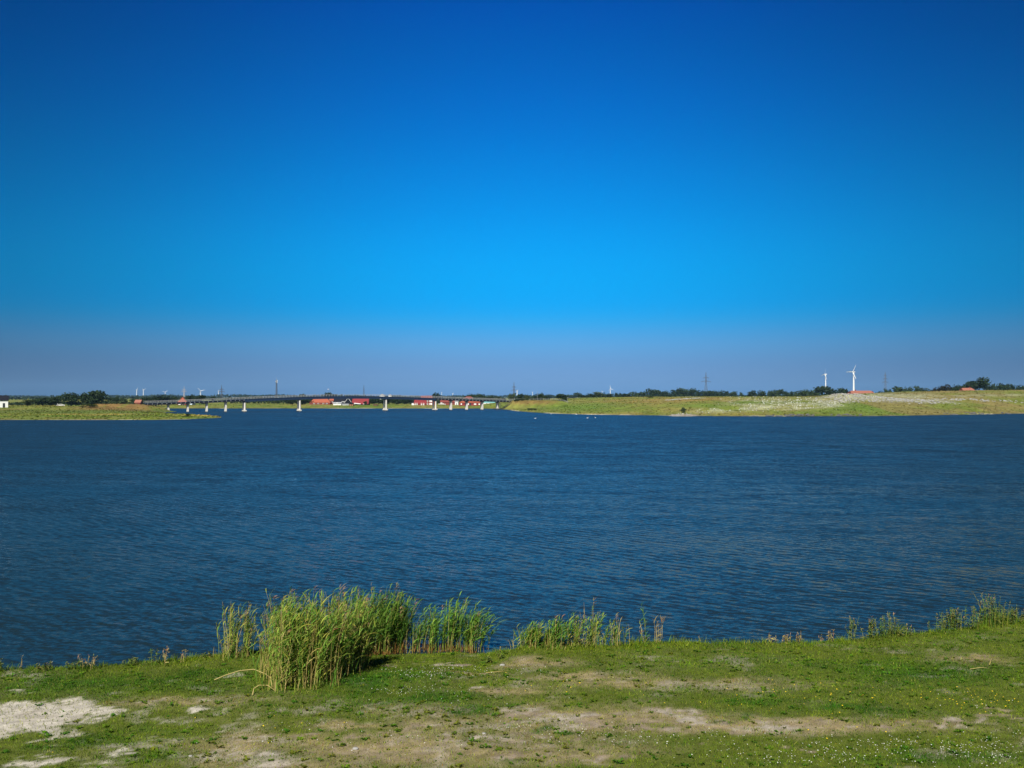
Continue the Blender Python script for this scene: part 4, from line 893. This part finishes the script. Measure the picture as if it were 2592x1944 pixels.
def house(label, px0, px1, Y, ridge, eave, depth, wall, roof, hip=0, rz=0, wins=(), door=None, chimney=None, base=None, cat='house', name='house', gable_front=False, frame='white', glass='glass', group=None):
    x = X((px0 + px1) / 2, Y); w = (px1 - px0) / F * Y; zb = hz(x, Y) - .1 if base is None else base; ze = Z(eave, Y) - zb; zr = Z(ridge, Y) - zb
    o = thing(name, (x, Y, zb), label, cat, group, rz); m = MB(); m.box(-w / 2, w / 2, -depth / 2, depth / 2, -.6, ze)
    if gable_front:
        m.add([(-w / 2, -depth / 2, ze), (w / 2, -depth / 2, ze), (0, -depth / 2, zr - .12), (-w / 2, depth / 2, ze), (w / 2, depth / 2, ze), (0, depth / 2, zr - .12)], [(0, 1, 2), (4, 3, 5)])
    elif hip < .5: m.add([(-w / 2, -depth / 2, ze), (-w / 2, depth / 2, ze), (-w / 2, 0, zr - .12), (w / 2, -depth / 2, ze), (w / 2, depth / 2, ze), (w / 2, 0, zr - .12)], [(1, 0, 2), (3, 4, 5)])
    m.build('walls', M[wall], o)
    rf = MB()
    if gable_front:
        t = MB(); prism(t, -depth / 2, depth / 2, -w / 2, w / 2, ze + .02, zr, hip); rf.add([(-b, a, c) for a, b, c in t.v], t.f)
        rfo = rf.build('roof', M[roof], o)
    else: prism(rf, -w / 2, w / 2, -depth / 2, depth / 2, ze + .02, zr, hip); rfo = rf.build('roof', M[roof], o)
    if chimney is not None: c = MB(); c.box(chimney - .35, chimney + .35, -.35, .35, zr - .7, zr + .7); c.build('chimney', M['brick'], rfo)
    for (wx_, wz, ww_, wh) in wins: window(o, wx_, wz, ww_, wh, -depth / 2, frame, glass)
    if door: d = MB(); d.box(door[0] - door[1] / 2, door[0] + door[1] / 2, -depth / 2 - .05, -depth / 2 + .05, 0, door[2]); d.build('door', M[door[3]], o)
    return o


house('white rendered house with dark roof cut by the left edge', -38, 17, 430, 1001, 1013.5, 7, 'white', 'slate', rz=.49, wins=[(-2.2, 1.0, 1.0, 1.2), (.5, 1.0, 1.0, 1.2)], door=(3.2, .9, 2.0, 'dark'))
house('small orange roofed house at the left end of the bridge', 344, 358, 490, 1012, 1019, 3, 'brick', 'faded', wins=[(0, .6, .8, .8)], cat='house')
house('orange tiled steep roof rising behind the left bridge rail', 450, 474, 640, 1005.5, 1019, 8, 'brick', 'orange', hip=.9, wins=[(-1, .8, .9, 1.0), (1.2, .8, .9, 1.0)], rz=.3)
house('long low house with hipped orange roof under the bridge', 786, 838, 680, 1008.5, 1019, 7, 'brick', 'orange', hip=.8, wins=[(-4, .4, 1.1, .9), (-1, .4, 1.1, .9), (2.5, .4, 1.1, .9), (5, .4, 1.1, .9)], chimney=1.5)
house('narrow orange roofed house behind the black boarded house', 836, 851, 720, 1004, 1014, 7, 'brick', 'orange', gable_front=False, wins=[(0, 1, .9, .9)])
hb = house('black boarded house with white gable edges and slate roof', 847, 890, 640, 1006.5, 1019, 7, 'black', 'slate', wins=[(-2.6, .5, 1.0, 1.3), (.2, 1.4, 1.0, 1.0), (1.4, 1.4, 1.0, 1.0)])
# cross gable of the black house
wb = MB(); zg = Z(1007.5, 640) - hb.location.z; ze = Z(1020, 640) - hb.location.z
wb.box(2.1, 6.6, -6.0, -3.4, -.5, ze); wb.add([(2.1, -6.0, ze), (6.6, -6.0, ze), (4.35, -6.0, zg - .15)], [(0, 1, 2)]); gw = wb.build('gable_wall', M['black'], hb)
t = MB(); prism(t, -6.0, -.2, 2.1, 6.6, ze + .02, zg, 0, .25); rb = MB(); rb.add([(b, a, c) for a, b, c in t.v], [tuple(reversed(f)) for f in t.f]); rb.build('gable_roof', M['slate'], hb)
for sx in (-1, 1):
    bb = MB(); bb.tube([(4.35, -6.33, zg + .03), (4.35 + sx * 2.55, -6.33, ze - .02)], .11, 4); bb.build('barge_board', M['white'], gw)
window(hb, 4.35, 1.6, 1.0, 1.0, -6.0)
house('white low boathouse with grey roof in front of the black house', 845, 865, 612, 1018, 1021, 4, 'white', 'rail', hip=0, cat='shed', name='boathouse', door=(0, 1.0, 1.6, 'offwhite'))
house('white low garden wall building beside the terracotta shed', 867, 883, 608, 1022, 1023.5, 2, 'white', 'rail', cat='shed', name='shed')
house('small terracotta shed with dark pointed roof', 886, 894, 604, 1018, 1022, 2, 'terracotta', 'slate', gable_front=True, cat='shed', name='shed', door=(0, .8, 1.4, 'wood'))
hr = house('large barn like house with a deep bright red roof', 894, 934, 625, 1006.5, 1022.5, 9, 'black', 'red', wins=[(-3.2, .1, 1.3, .9), (-1.2, .1, 1.3, .9), (2.6, .1, 1.2, .9)], door=(4.2, 1.0, 1.2, 'dark'))
aw = MB(); aw.add([(-3.6, -6.6, .95), (.6, -6.6, .55), (.6, -4.8, .9), (-3.6, -4.8, 1.35), (-3.6, -6.6, .85), (.6, -6.6, .45), (.6, -4.8, .8), (-3.6, -4.8, 1.25)], [(0, 1, 2, 3), (7, 6, 5, 4), (0, 4, 5, 1), (1, 5, 6, 2), (2, 6, 7, 3), (3, 7, 4, 0)]); aw.build('awning', M['white'], hr)
hut = thing('hut', (X(952, 600), 600, hz(X(952, 600), 600)), 'low brown flat roofed hut on posts by the water', 'hut')
m = MB(); m.box(-1.6, .9, -.9, .9, .35, 1.15); m.build('walls', M['wood'], hut); m = MB(); m.box(-1.9, 1.9, -1.1, 1.1, 1.152, 1.30); m.build('roof', M['wood'], hut)
for px_ in (-1.5, .8, 1.7): m = MB(); m.box(px_ - .06, px_ + .06, -.95, -.83, -.3, .35 if px_ < 1 else 1.151); m.build('post', M['dark'], hut)
hk = house('red brick house with bright red stepped roof and white windows', 1050, 1082, 620, 1010.5, 1022, 8, 'brick', 'red', wins=[(-3.4, .3, .8, 1.2), (-2.2, .3, .8, 1.2), (.6, .2, .9, 1.3), (2.0, .2, .9, 1.3)], frame='white', glass='white')
m = MB(); m.box(3.6, 9.2, -5.2, 2.0, -.5, Z(1012, 620) - hk.location.z); w2 = m.build('brick_wing', M['brick'], hk)
m = MB(); prism(m, 3.6, 9.2, -5.2, 2.0, Z(1012, 620) - hk.location.z + .16, Z(1008, 620) - hk.location.z, .5); m.build('wing_roof', M['red'], hk)
for wx_ in (4.6, 6.2, 7.1):
    for wz in (.4, 2.3): window(w2, wx_, wz, .75, 1.2, -5.2, 'white', 'white' if wx_ > 5 else 'glass')
m = MB(); m.box(-5.8, -4.15, -2.6, 1, -.5, 1.6); ax = m.build('annex', M['white'], hk); m = MB(); prism(m, -5.8, -4.15, -2.6, 1, 1.78, 2.5, 0); m.build('annex_roof', M['slate'], hk)
house('low dark red barn behind the white boat', 1116, 1153, 660, 1010.5, 1018, 8, 'brick', 'brick', wins=[(-2, .2, 1, .7), (2, .2, 1, .7)], cat='barn', name='barn')
house('small white shed left of the orange pavilion', 1152, 1160, 640, 1014.5, 1016.5, 3, 'white', 'rail', cat='shed', name='shed', door=(0, .8, 1.5, 'rail'))
house('red pavilion with low orange hipped roof and white windows', 1163, 1219, 605, 1013.5, 1019, 7, 'red', 'orange', hip=.7, wins=[(-5.6, .5, .8, .9), (-1.4, .5, 1.1, .9), (3.0, .5, 1.5, .8), (5.6, .5, .9, .8)], frame='white', glass='white', door=(0, 1.0, 1.5, 'dark'), cat='pavilion', name='pavilion')
house('long shed with a turquoise metal roof behind the piers', 1221, 1258, 650, 1013.5, 1018.5, 6, 'offwhite', 'cyan', cat='shed', name='shed', wins=[(-2, -.1, 1, .6), (2, -.1, 1, .6)])
house('faint red roof seen above the bridge left of the round tree', 1066, 1096, 830, 1001.5, 1009, 8, 'brick', 'brick', wins=[(-2, 1, 1, 1), (2, 1, 1, 1)])
house('pinkish hipped roof seen above the bridge over the pavilion', 1172, 1201, 760, 1003.5, 1011, 8, 'brick', 'brick', hip=.7, wins=[(-2, .6, 1, 1), (2, .6, 1, 1)])
house('far pale gabled house peeping over the bridge near the twin pier', 962, 974, 900, 997, 1001, 6, 'offwhite', 'rail', gable_front=True, wins=[(0, 3, 1, 1)])
house('second far pale house peeping over the bridge near the twin pier', 984, 992, 920, 998, 1001, 6, 'offwhite', 'rail', gable_front=True, wins=[(0, 3, 1, 1)])
house('long farmhouse with orange roof at the foot of the large turbine', 2150, 2208, 700, 989, 996, 9, 'brick', 'faded', hip=.3, wins=[(-5, 2, 1, 1), (0, 2, 1, 1), (5, 2, 1, 1)], chimney=-4)
house('orange roofed house below the tallest right tree', 2432, 2463, 700, 982, 990, 8, 'brick', 'faded', hip=.3, wins=[(-2, 2, 1, 1), (2, 2, 1, 1)], chimney=2)

# boat on the bank, cars, jetty
def boat(label, px, Y, L):
    x = X(px, Y); o = thing('boat', (x, Y, hz(x, Y) + .15), label, 'boat'); m = MB(); n = 9; vs = []; fs = []
    for i in range(n):
        t = i / (n - 1); xx = (t - .5) * L; b = .95 * (1 - (max(0, t - .45) / .55) ** 2.2) * (.85 if t < .1 else 1) + .03; sh = .95 + .35 * t * t
        vs += [(xx, -b, sh), (xx, -b * .7, .35), (xx, 0, .05 + .25 * t ** 3), (xx, b * .7, .35), (xx, b, sh)]
    for i in range(n - 1):
        for k in range(4): fs.append((i * 5 + k, i * 5 + 5 + k, i * 5 + 6 + k, i * 5 + 1 + k))
        fs.append((i * 5 + 4, i * 5 + 9, i * 5 + 5, i * 5))
    fs += [(0, 1, 2, 3, 4), tuple(reversed(range(n * 5 - 5, n * 5)))]
    m.add(vs, fs); m.build('hull', M['white'], o)
    c = MB(); c.add([(-.5, -.6, .98), (1.0, -.5, 1.02), (1.0, .5, 1.02), (-.5, .6, .98), (-.35, -.5, 1.7), (.45, -.42, 1.7), (.45, .42, 1.7), (-.35, .5, 1.7)], [(4, 5, 6, 7), (0, 1, 5, 4), (1, 2, 6, 5), (2, 3, 7, 6), (3, 0, 4, 7), (3, 2, 1, 0)]); cb = c.build('cabin', M['white'], o)
    c = MB(); c.box(-.2, .5, -.60, -.56, 1.25, 1.5); c.build('window', M['glass'], cb)
    return o
boat('white cabin boat standing ashore beside the red brick house', 1117, 632, 3.6)


def car(label, px, Y, paint_, rz=0):
    x = X(px, Y); o = thing('parked_car', (x, Y, hz(x, Y)), label, 'car', 'cars parked on the far shore', rz)
    prof = [(-2.0, .35), (2.0, .35), (2.05, .75), (1.9, .88), (1.1, .95), (.5, 1.42), (-1.2, 1.45), (-1.85, .98), (-2.05, .85)]
    def shell(m, pf, hw):
        n = len(pf); m.add([(a, -hw, b) for a, b in pf] + [(a, hw, b) for a, b in pf], [tuple(range(n)), tuple(reversed(range(n, 2 * n)))] + [(k, n + k, n + (k + 1) % n, (k + 1) % n) for k in range(n)])
    m = MB(); shell(m, prof, .82); m.build('body', M[paint_], o)
    m = MB(); shell(m, [(.95, .97), (.45, 1.36), (-1.15, 1.38), (-1.65, 1.0)], .83); m.build('windows', M['glass'], o)
    for wx_ in (-1.25, 1.3):
        for sy in (-1, 1): m = MB(); m.tube([(wx_, sy * .70, .32), (wx_, sy * .88, .32)], .32, 14); m.build('wheel', M['tyre'], o)
car('white car parked under the round domed tree on the left shore', 153, 513, 'white', .5); car('pale blue white car parked under the left half of the bridge', 488, 612, 'carblue', 1.35); car('white car parked left of the pale blue car under the bridge', 459, 616, 'white', 1.3)

jt = thing('jetty', (X(1258, 548), 548, 0), 'dark floating jetty with a frame beside the last bridge pier', 'jetty')
m = MB(); m.box(-2.4, 2.4, -1.2, 1.2, .05, .45); m.build('pontoon', M['dark'], jt)
for px_ in (1.2, 2.2): m = MB(); m.box(px_ - .08, px_ + .08, -1.0, -.84, .45, 3.1); m.build('post', M['dark'], jt)
m = MB(); m.box(.2, 2.4, -1.0, .9, 3.102, 3.3); m.build('frame_top', M['dark'], jt)
stx = thing('stairway', (X(1272, 545), 545, .3), 'dark sloping gangway leading up the bank to the bridge end', 'gangway')
m = MB(); m.add([(0, 0, 0), (5.2, 1.0, 3.0), (5.2, 2.6, 3.0), (0, 1.6, 0), (0, 0, .3), (5.2, 1.0, 3.4), (5.2, 2.6, 3.4), (0, 1.6, .3)], [(0, 3, 2, 1), (4, 5, 6, 7), (0, 1, 5, 4), (1, 2, 6, 5), (2, 3, 7, 6), (3, 0, 4, 7)]); m.build('walkway', M['dark'], stx)
m = MB(); m.tube([(0, 0, 1.0), (5.2, 1.0, 4.2)], .05, 5)
for t in np.linspace(0, 1, 6): m.tube([(5.2 * t, t, 3.1 * t + .2), (5.2 * t, t, 3.2 * t + 1.0)], .04, 4)
m.build('handrail', M['dark'], stx)

# road fence and lamps at the bridge end
fn = thing('road_fence', (X(1302, 560), 560, 0), 'grey roadside railing running right from the bridge end', 'fence')
pts = [(X(p, Y) - fn.location.x, Y - 560, hz(X(p, Y), Y)) for p, Y in [(1302, 560), (1325, 552), (1350, 545), (1375, 540), (1400, 536), (1425, 532), (1440, 530)]]
for zo in (.95, .55): m = MB(); m.tube([(a, b, c + zo) for a, b, c in pts], .03, 5); m.build('rail', M['rail'], fn)
for i in range(len(pts) - 1):
    for t in (0, .25, .5, .75):
        a = Vector(pts[i]).lerp(Vector(pts[i + 1]), t); m = MB(); m.box(a.x - .04, a.x + .04, a.y - .04, a.y + .04, a.z - .5, a.z + 1.0); m.build('post', M['rail'], fn)
for px, lab in ((1360, 'pale roadside lamp post between two trees left of the solitary tree'), (1436, 'pale roadside lamp post right of the solitary dark tree')):
    Y = 545; x = X(px, Y); o = thing('street_lamp', (x, Y, hz(x, Y)), lab, 'street lamp', 'lamp posts along the road'); h = 5.0 if px == 1360 else 3.6
    m = MB(); m.tube([(0, 0, -.3), (0, 0, h)], [.07, .045], 8); m.build('pole', M['rail'], o); m = MB(); m.box(-.12, .5, -.1, .1, h, h + .1); m.build('lamp_head', M['rail'], o)

# ------------------------------------------------------------------ pylons, mast, turbines
def lattice(mb, h, b0, b1, n, r):
    for k in range(n):
        z0, z1 = h * k / n, h * (k + 1) / n; w0, w1 = b0 + (b1 - b0) * k / n, b0 + (b1 - b0) * (k + 1) / n
        cs0 = [(-w0, -w0), (w0, -w0), (w0, w0), (-w0, w0)]; cs1 = [(-w1, -w1), (w1, -w1), (w1, w1), (-w1, w1)]
        for i in range(4):
            j = (i + 1) % 4
            mb.tube([(*cs0[i], z0), (*cs1[i], z1)], r, 4, None, False); mb.tube([(*cs0[i], z0), (*cs1[j], z1)], r * .7, 4, None, False); mb.tube([(*cs0[j], z0), (*cs1[i], z1)], r * .7, 4, None, False)
            mb.tube([(*cs1[i], z1), (*cs1[j], z1)], r * .7, 4, None, False)


def pylon(label, px, Y, top, arms, mat_='pylon', rz=0.0, r=.11):
    """arms: list of (fraction of height, half width)"""
    x = X(px, Y); o = thing('pylon', (x, Y, 1.5), label, 'pylon', 'power pylons on the horizon', rz); h = Z(top, Y) - 1.5; k = h / 45
    m = MB(); lattice(m, h * .62, 3.2 * k, 1.0 * k, 7, r); m.build('tower', M[mat_], o)
    m = MB()
    lattice(m, h * .38, 1.0 * k, .15 * k, 6, r); mm = MB(); mm.add([(a, b, c + h * .62) for a, b, c in m.v], m.f); mm.build('mast_top', M[mat_], o)
    for f, w in arms:
        m = MB(); z = h * f
        for s in (-1, 1):
            for q in (-.6, .6): m.tube([(0, q * k, z + 1.6 * k), (s * w * k, 0, z + .1)], r * 1.6, 4, None, False); m.tube([(0, q * k, z), (s * w * k, 0, z)], r * 1.8, 4, None, False)
            for t in (.35, .7): m.tube([(s * w * k * t, 0, z), (s * w * k * t, 0, z + 1.5 * k * (1 - t))], r * .7, 4, None, False)
        a = m.build('cross_arm', M[mat_], o)
        for s in (-1, 1): i_ = MB(); i_.tube([(s * w * k * .97, 0, z - .05), (s * w * k * .97, 0, z - 1.8 * k)], r * 1.1, 5); i_.build('insulator', M[mat_], a)
    return o


pylon('dark pylon with one wide arm above the left part of the bridge', 561, 1500, 974, [(.55, 9), (.70, 6)], rz=.1)
pylon('pale pinkish pylon left of the flat turbine rotor', 466, 2400, 978, [(.72, 7), (.58, 9)], 'pale_pylon', .5, .2)
pylon('thin dark pylon above the high middle of the bridge', 921, 2300, 975, [(.55, 4), (.68, 3)], rz=1.2)
pylon('tall dark pylon at the right end of the bridge', 1301, 1500, 967, [(.72, 5), (.55, 7)], rz=.2)
pylon('grey pylon behind the long tree row in the middle of the hill', 1787, 1750, 942, [(.66, 8), (.79, 5)], rz=.15)
pylon('faint grey pylon right of the large turbine', 2241, 1900, 941, [(.62, 6), (.74, 4.5), (.86, 3)], rz=.35)
x = X(700, 2000); ms = thing('radio_mast', (x, 2000, 1.5), 'tall dark lattice radio mast with antennas behind the bridge', 'mast'); h = Z(962, 2000) - 1.5
m = MB(); lattice(m, h, 1.5, .9, 12, .22); m.build('tower', M['pylon'], ms)
m = MB(); m.tube([(0, 0, h), (0, 0, h + 6)], [.25, .1], 6); m.build('antenna_rod', M['pale_pylon'], ms)
for z_, dx in ((h - 1.5, 1.5), (h - 3.0, -1.5), (h - 4.5, 1.3)): m = MB(); m.tube([(dx, -.8, z_), (dx, -1.2, z_)], [.9, .9], 12); m.build('antenna_dish', M['offwhite'], ms)
m = MB(); m.box(-1.9, 1.9, -1.9, 1.9, h - 6.2, h - 5.9); m.build('platform', M['pylon'], ms)


def turbine(label, px, Y, hub, rad_px, yaw, phase, thick=1.0):
    x = X(px, Y); zb = 1.5; h = Z(hub, Y) - zb; rad = rad_px / F * Y
    o = thing('wind_turbine', (x, Y, zb), label, 'wind turbine', 'wind turbines on the horizon', yaw); k = rad / 22 * thick
    m = MB(); m.tube([(0, 0, -2), (0, 0, h * .5), (0, 0, h - .8 * k)], [2.1 * k, 1.7 * k, 1.25 * k], 18); m.build('tower', M['turbine'], o, smooth=False)
    m = MB(); m.tube([(0, 4.2 * k, h), (0, 3.4 * k, h), (0, -2.0 * k, h), (0, -2.6 * k, h)], [1.0 * k, 1.5 * k, 1.5 * k, 1.1 * k], 10); m.build('nacelle', M['turbine'], o)
    m = MB(); m.tube([(0, -2.62 * k, h), (0, -3.6 * k, h), (0, -4.5 * k, h)], [1.15 * k, 1.1 * k, .2 * k], 12); hb_ = m.build('hub', M['turbine'], o)
    for q in range(3):
        a = phase + q * 2 * math.pi / 3; d = Vector((math.sin(a), 0, math.cos(a))); s = Vector((math.cos(a), -.35, -math.sin(a))).normalized(); nn = d.cross(s)
        vs = []; fs = []
        for t, c_, th in ((.03, .9, .8), (.12, 1.5, .5), (.22, 2.1, .38), (.5, 1.4, .25), (.8, .9, .15), (1, .25, .05)):
            p = Vector((0, -3.1 * k, h)) + d * rad * t; vs += [(p - s * c_ * .35 * k)[:], (p + nn * th * k * .5)[:], (p + s * c_ * .65 * k)[:], (p - nn * th * k * .5)[:]]
        for i in range(5):
            for e in range(4): fs.append((i * 4 + e, i * 4 + (e + 1) % 4, i * 4 + 4 + (e + 1) % 4, i * 4 + 4 + e))
        fs += [(3, 2, 1, 0), (20, 21, 22, 23)]
        b = MB(); b.add(vs, fs); b.build('blade', M['turbine'], o)
    return o


turbine('large white wind turbine behind the long orange farmhouse roof', 2161, 2500, 941.5, 22, -1.02, R(30), 1.15)
turbine('slim white wind turbine rising behind the broad dark domed tree', 2090, 2800, 947.5, 18, -1.35, R(20), 1.0)
turbine('white wind turbine in the middle of the horizon above dark trees', 1545, 5200, 984, 9.5, .25, R(-12), 1.25)
turbine('white wind turbine hidden half behind the tree by the tall pylon', 1309, 5200, 990, 6.5, 1.3, R(40), 1.9)
turbine('thin pale wind turbine left of the roadside lamp', 1348, 6200, 993, 4.5, 1.45, R(50), 1.7)
turbine('far wind turbine with only its rotor above the grey green tree', 1524, 6200, 991.5, 5, .4, R(80), 1.2)
turbine('far pale turbine on the left horizon, left one of the close pair', 346, 5600, 987, 8, 1.2, R(15), 1.4)
turbine('far pale turbine on the left horizon, right one of the close pair', 363, 5700, 987, 8, 1.2, R(60), 1.4)
turbine('small far turbine with forked blades above the dark tree group', 418, 5200, 993, 8, .3, R(52), 1.2)
turbine('far turbine with wide flat rotor left of the dark left pylon', 508, 5000, 989.5, 11, .2, R(75), 1.0)
turbine('far pale turbine just left of the dark left pylon', 553, 5600, 990, 7, 1.4, R(0), 1.4)
turbine('tiny far turbine above the bridge right of the round tree crown', 1118, 6400, 993.5, 4, 1.2, R(20), 1.6)
turbine('tiny far turbine above the bridge left of the pavilion trees', 1146, 6400, 996, 4, 1.0, R(50), 1.8)

# ------------------------------------------------------------------ birds
def bird_meshes():
    def lathe(prof, n=10):
        m = MB(); vs = []; fs = []
        for xx, zc, r_ in prof:
            for k in range(n): a = 2 * math.pi * k / n; vs.append((xx, r_ * math.cos(a), zc + r_ * .8 * math.sin(a)))
        for i in range(len(prof) - 1):
            for k in range(n): fs.append((i * n + k, i * n + (k + 1) % n, i * n + n + (k + 1) % n, i * n + n + k))
        fs += [tuple(range(n - 1, -1, -1)), tuple(range((len(prof) - 1) * n, len(prof) * n))]; m.add(vs, fs); return m
    body = lathe([(-.62, .26, .03), (-.5, .22, .12), (-.25, .17, .24), (.05, .14, .28), (.3, .15, .24), (.48, .18, .13), (.54, .2, .04)]).mesh('body', M['feather'], smooth=True)
    m = MB(); m.tube([(.42, 0, .2), (.55, 0, .4), (.50, 0, .62), (.56, 0, .76), (.66, 0, .78)], [.09, .06, .05, .065, .04], 8); neck = m.mesh('neck', M['feather'], smooth=True)
    m = MB(); m.tube([(.66, 0, .775), (.80, 0, .75)], [.03, .012], 6); beak = m.mesh('beak', M['beak'])
    m = MB()
    for s in (-1, 1): m.add([(.2, s * .20, .22), (-.2, s * .27, .2), (-.55, s * .14, .30), (-.1, s * .22, .36), (.1, s * .29, .24)], [(0, 1, 4), (1, 2, 3), (0, 1, 3), (1, 3, 4), (0, 3, 4)])
    wings = m.mesh('folded_wings', M['feather'])
    return body, neck, beak, wings
BM = bird_meshes()


def swan(label, px, py, rz, sc_=1.0, z=0.0, Y=None):
    sc_ *= .5
    Y = Y or H * F / (py - HY); o = thing('white_bird', (X(px, Y), Y, z - .06 * sc_), label, 'bird', 'white birds floating on the lake', rz)
    for nm, me in zip(('body', 'neck', 'beak', 'folded_wings'), BM): c = bpy.data.objects.new(nm, me); COL.objects.link(c); c.parent = o; c.scale = (sc_,) * 3
for q in [('white bird floating alone on open water, leftmost of all', 1355, 1059.5, .4), ('bright white bird near the far shore, second from the left', 1395, 1048.3, 2.0), ('faint white bird close under the hill shore', 1414, 1046.5, .2, .7), ('brightest white bird near the middle of the floating birds', 1459, 1049.3, 3.3), ('white bird on the water left of the last two birds', 1487, 1058.5, .3), ('white bird closest to the far shore on the right side', 1497, 1050, 1.2), ('dim white bird at the right end of the floating birds', 1507, 1057.5, 2.8, .7)]: swan(*q)


def gull_stand(label, px, Y, rz):
    x = X(px, Y); o = thing('gull', (x, Y, hz(x, Y)), label, 'gull', 'gulls standing on the gravel spit', rz)
    m = MB(); m.tube([(-.28, 0, .30), (-.12, 0, .27), (.05, 0, .29), (.16, 0, .36), (.24, 0, .44), (.30, 0, .44)], [.02, .10, .12, .08, .065, .03], 8); m.build('body', M['feather'], o, smooth=True)
    m = MB(); m.tube([(.30, 0, .44), (.38, 0, .42)], [.02, .006], 5); m.build('beak', M['beak'], o)
    for s in (-1, 1):
        m = MB(); m.tube([(.0, s * .05, 0), (.0, s * .05, .2)], .012, 4); m.build('leg', M['beak'], o)
        m = MB(); m.add([(.12, s * .11, .33), (-.34, s * .04, .31), (-.1, s * .12, .22), (-.1, s * .13, .34)], [(0, 1, 3), (0, 2, 1), (0, 3, 2), (1, 2, 3)]); m.build('wing', M['grey_feather'], o)
for px, Y, lab in [(1703, 354, 'gull standing at the left tip of the gravel spit'), (1712, 355, 'gull low on the spit, second from the left tip'), (1717, 361, 'gull on the upper left of the spit'), (1722, 364, 'topmost gull on the spit below the grey bush'), (1728, 357, 'gull low in the middle of the spit'), (1730, 362, 'gull on the upper middle of the spit'), (1738, 362, 'gull at the right end of the spit')]: gull_stand(lab, px, Y, px * .7)
gl = thing('flying_gull', (X(831, 300), 300, Z(986, 300)), 'white gull flying above the middle of the bridge', 'gull', rz=.6)
m = MB(); m.tube([(-.25, 0, 0), (-.1, 0, 0), (.1, 0, .01), (.25, 0, .02), (.33, 0, .01)], [.02, .07, .085, .055, .01], 8); m.build('body', M['feather'], gl, smooth=True)
for s in (-1, 1):
    m = MB(); m.add([(.1, s * .06, .03), (-.08, s * .06, .03), (.12, s * .35, .20), (-.08, s * .38, .20), (-.05, s * .75, .13), (.1, s * .36, .17), (.08, s * .06, 0)], [(0, 1, 3, 2), (2, 3, 4), (6, 5, 3, 1), (5, 4, 3)]); m.build('wing', M['feather'], gl)

# stones along the far waterline
def far_stones(name, pts, m_, n, s0, seed, kind='stuff'):
    rr = random.Random(seed); mb = MB()
    for _ in range(n):
        px, Y, rx, ry = rr.choice(pts); x, y = X(px, Y) + rr.gauss(0, rx), Y + rr.gauss(0, ry); z = hz(x, y)
        if z < -.25: continue
        s = s0 * rr.uniform(.5, 1.4); vs = []
        for zz_, q in ((-.2, .8), (.3, 1), (.65, .6)):
            for k in range(6): a = k * math.pi / 3 + rr.random() * .3; w = q * rr.uniform(.75, 1.2); vs.append((x + s * w * math.cos(a), y + s * w * math.sin(a), z + s * zz_))
        mb.add(vs, [(j * 6 + k, j * 6 + (k + 1) % 6, j * 6 + 6 + (k + 1) % 6, j * 6 + 6 + k) for j in range(2) for k in range(6)] + [tuple(range(12, 18))])
    return mb.build(name, M[m_], None, kind=kind)
far_stones('shore_stones', [(1960, 352, 3, .5), (1990, 352, 4, .5), (2040, 352.5, 3, .5), (2470, 389, 3, .6), (2500, 392, 2, .6), (2560, 400, 3, .6), (2410, 380, 2, .5), (2150, 354.5, 3, .5), (1880, 352.5, 5, .5)], 'stone', 170, .55, 3)
far_stones('spit_gravel', [(1715, 355, 3, 2.5), (1728, 357, 3, 2.5), (1705, 354, 1.5, 1.5)], 'palestone', 110, .24, 4)
far_stones('pale_rubble', [(2130, 427, 5, 5), (2165, 428, 6, 5), (2210, 431, 6, 4), (2260, 434, 7, 4), (2320, 437, 7, 4), (2440, 455, 14, 3), (1730, 455, 5, 1.2)], 'palestone', 850, .42, 6)

hm = bpy.data.materials.new('haze'); hm.use_nodes = True; hn = hm.node_tree.nodes; hn.remove(hn['Principled BSDF'])
pv = hn.new('ShaderNodeVolumePrincipled'); pv.inputs['Density'].default_value = HAZE; pv.inputs['Color'].default_value = (.36, .66, 1, 1); pv.inputs['Anisotropy'].default_value = 0
hm.node_tree.links.new(pv.outputs[0], hn['Material Output'].inputs['Volume'])
m = MB(); m.box(-6500, 6500, -400, 7900, -3, 108); tag(m.build('haze', hm), kind='stuff')
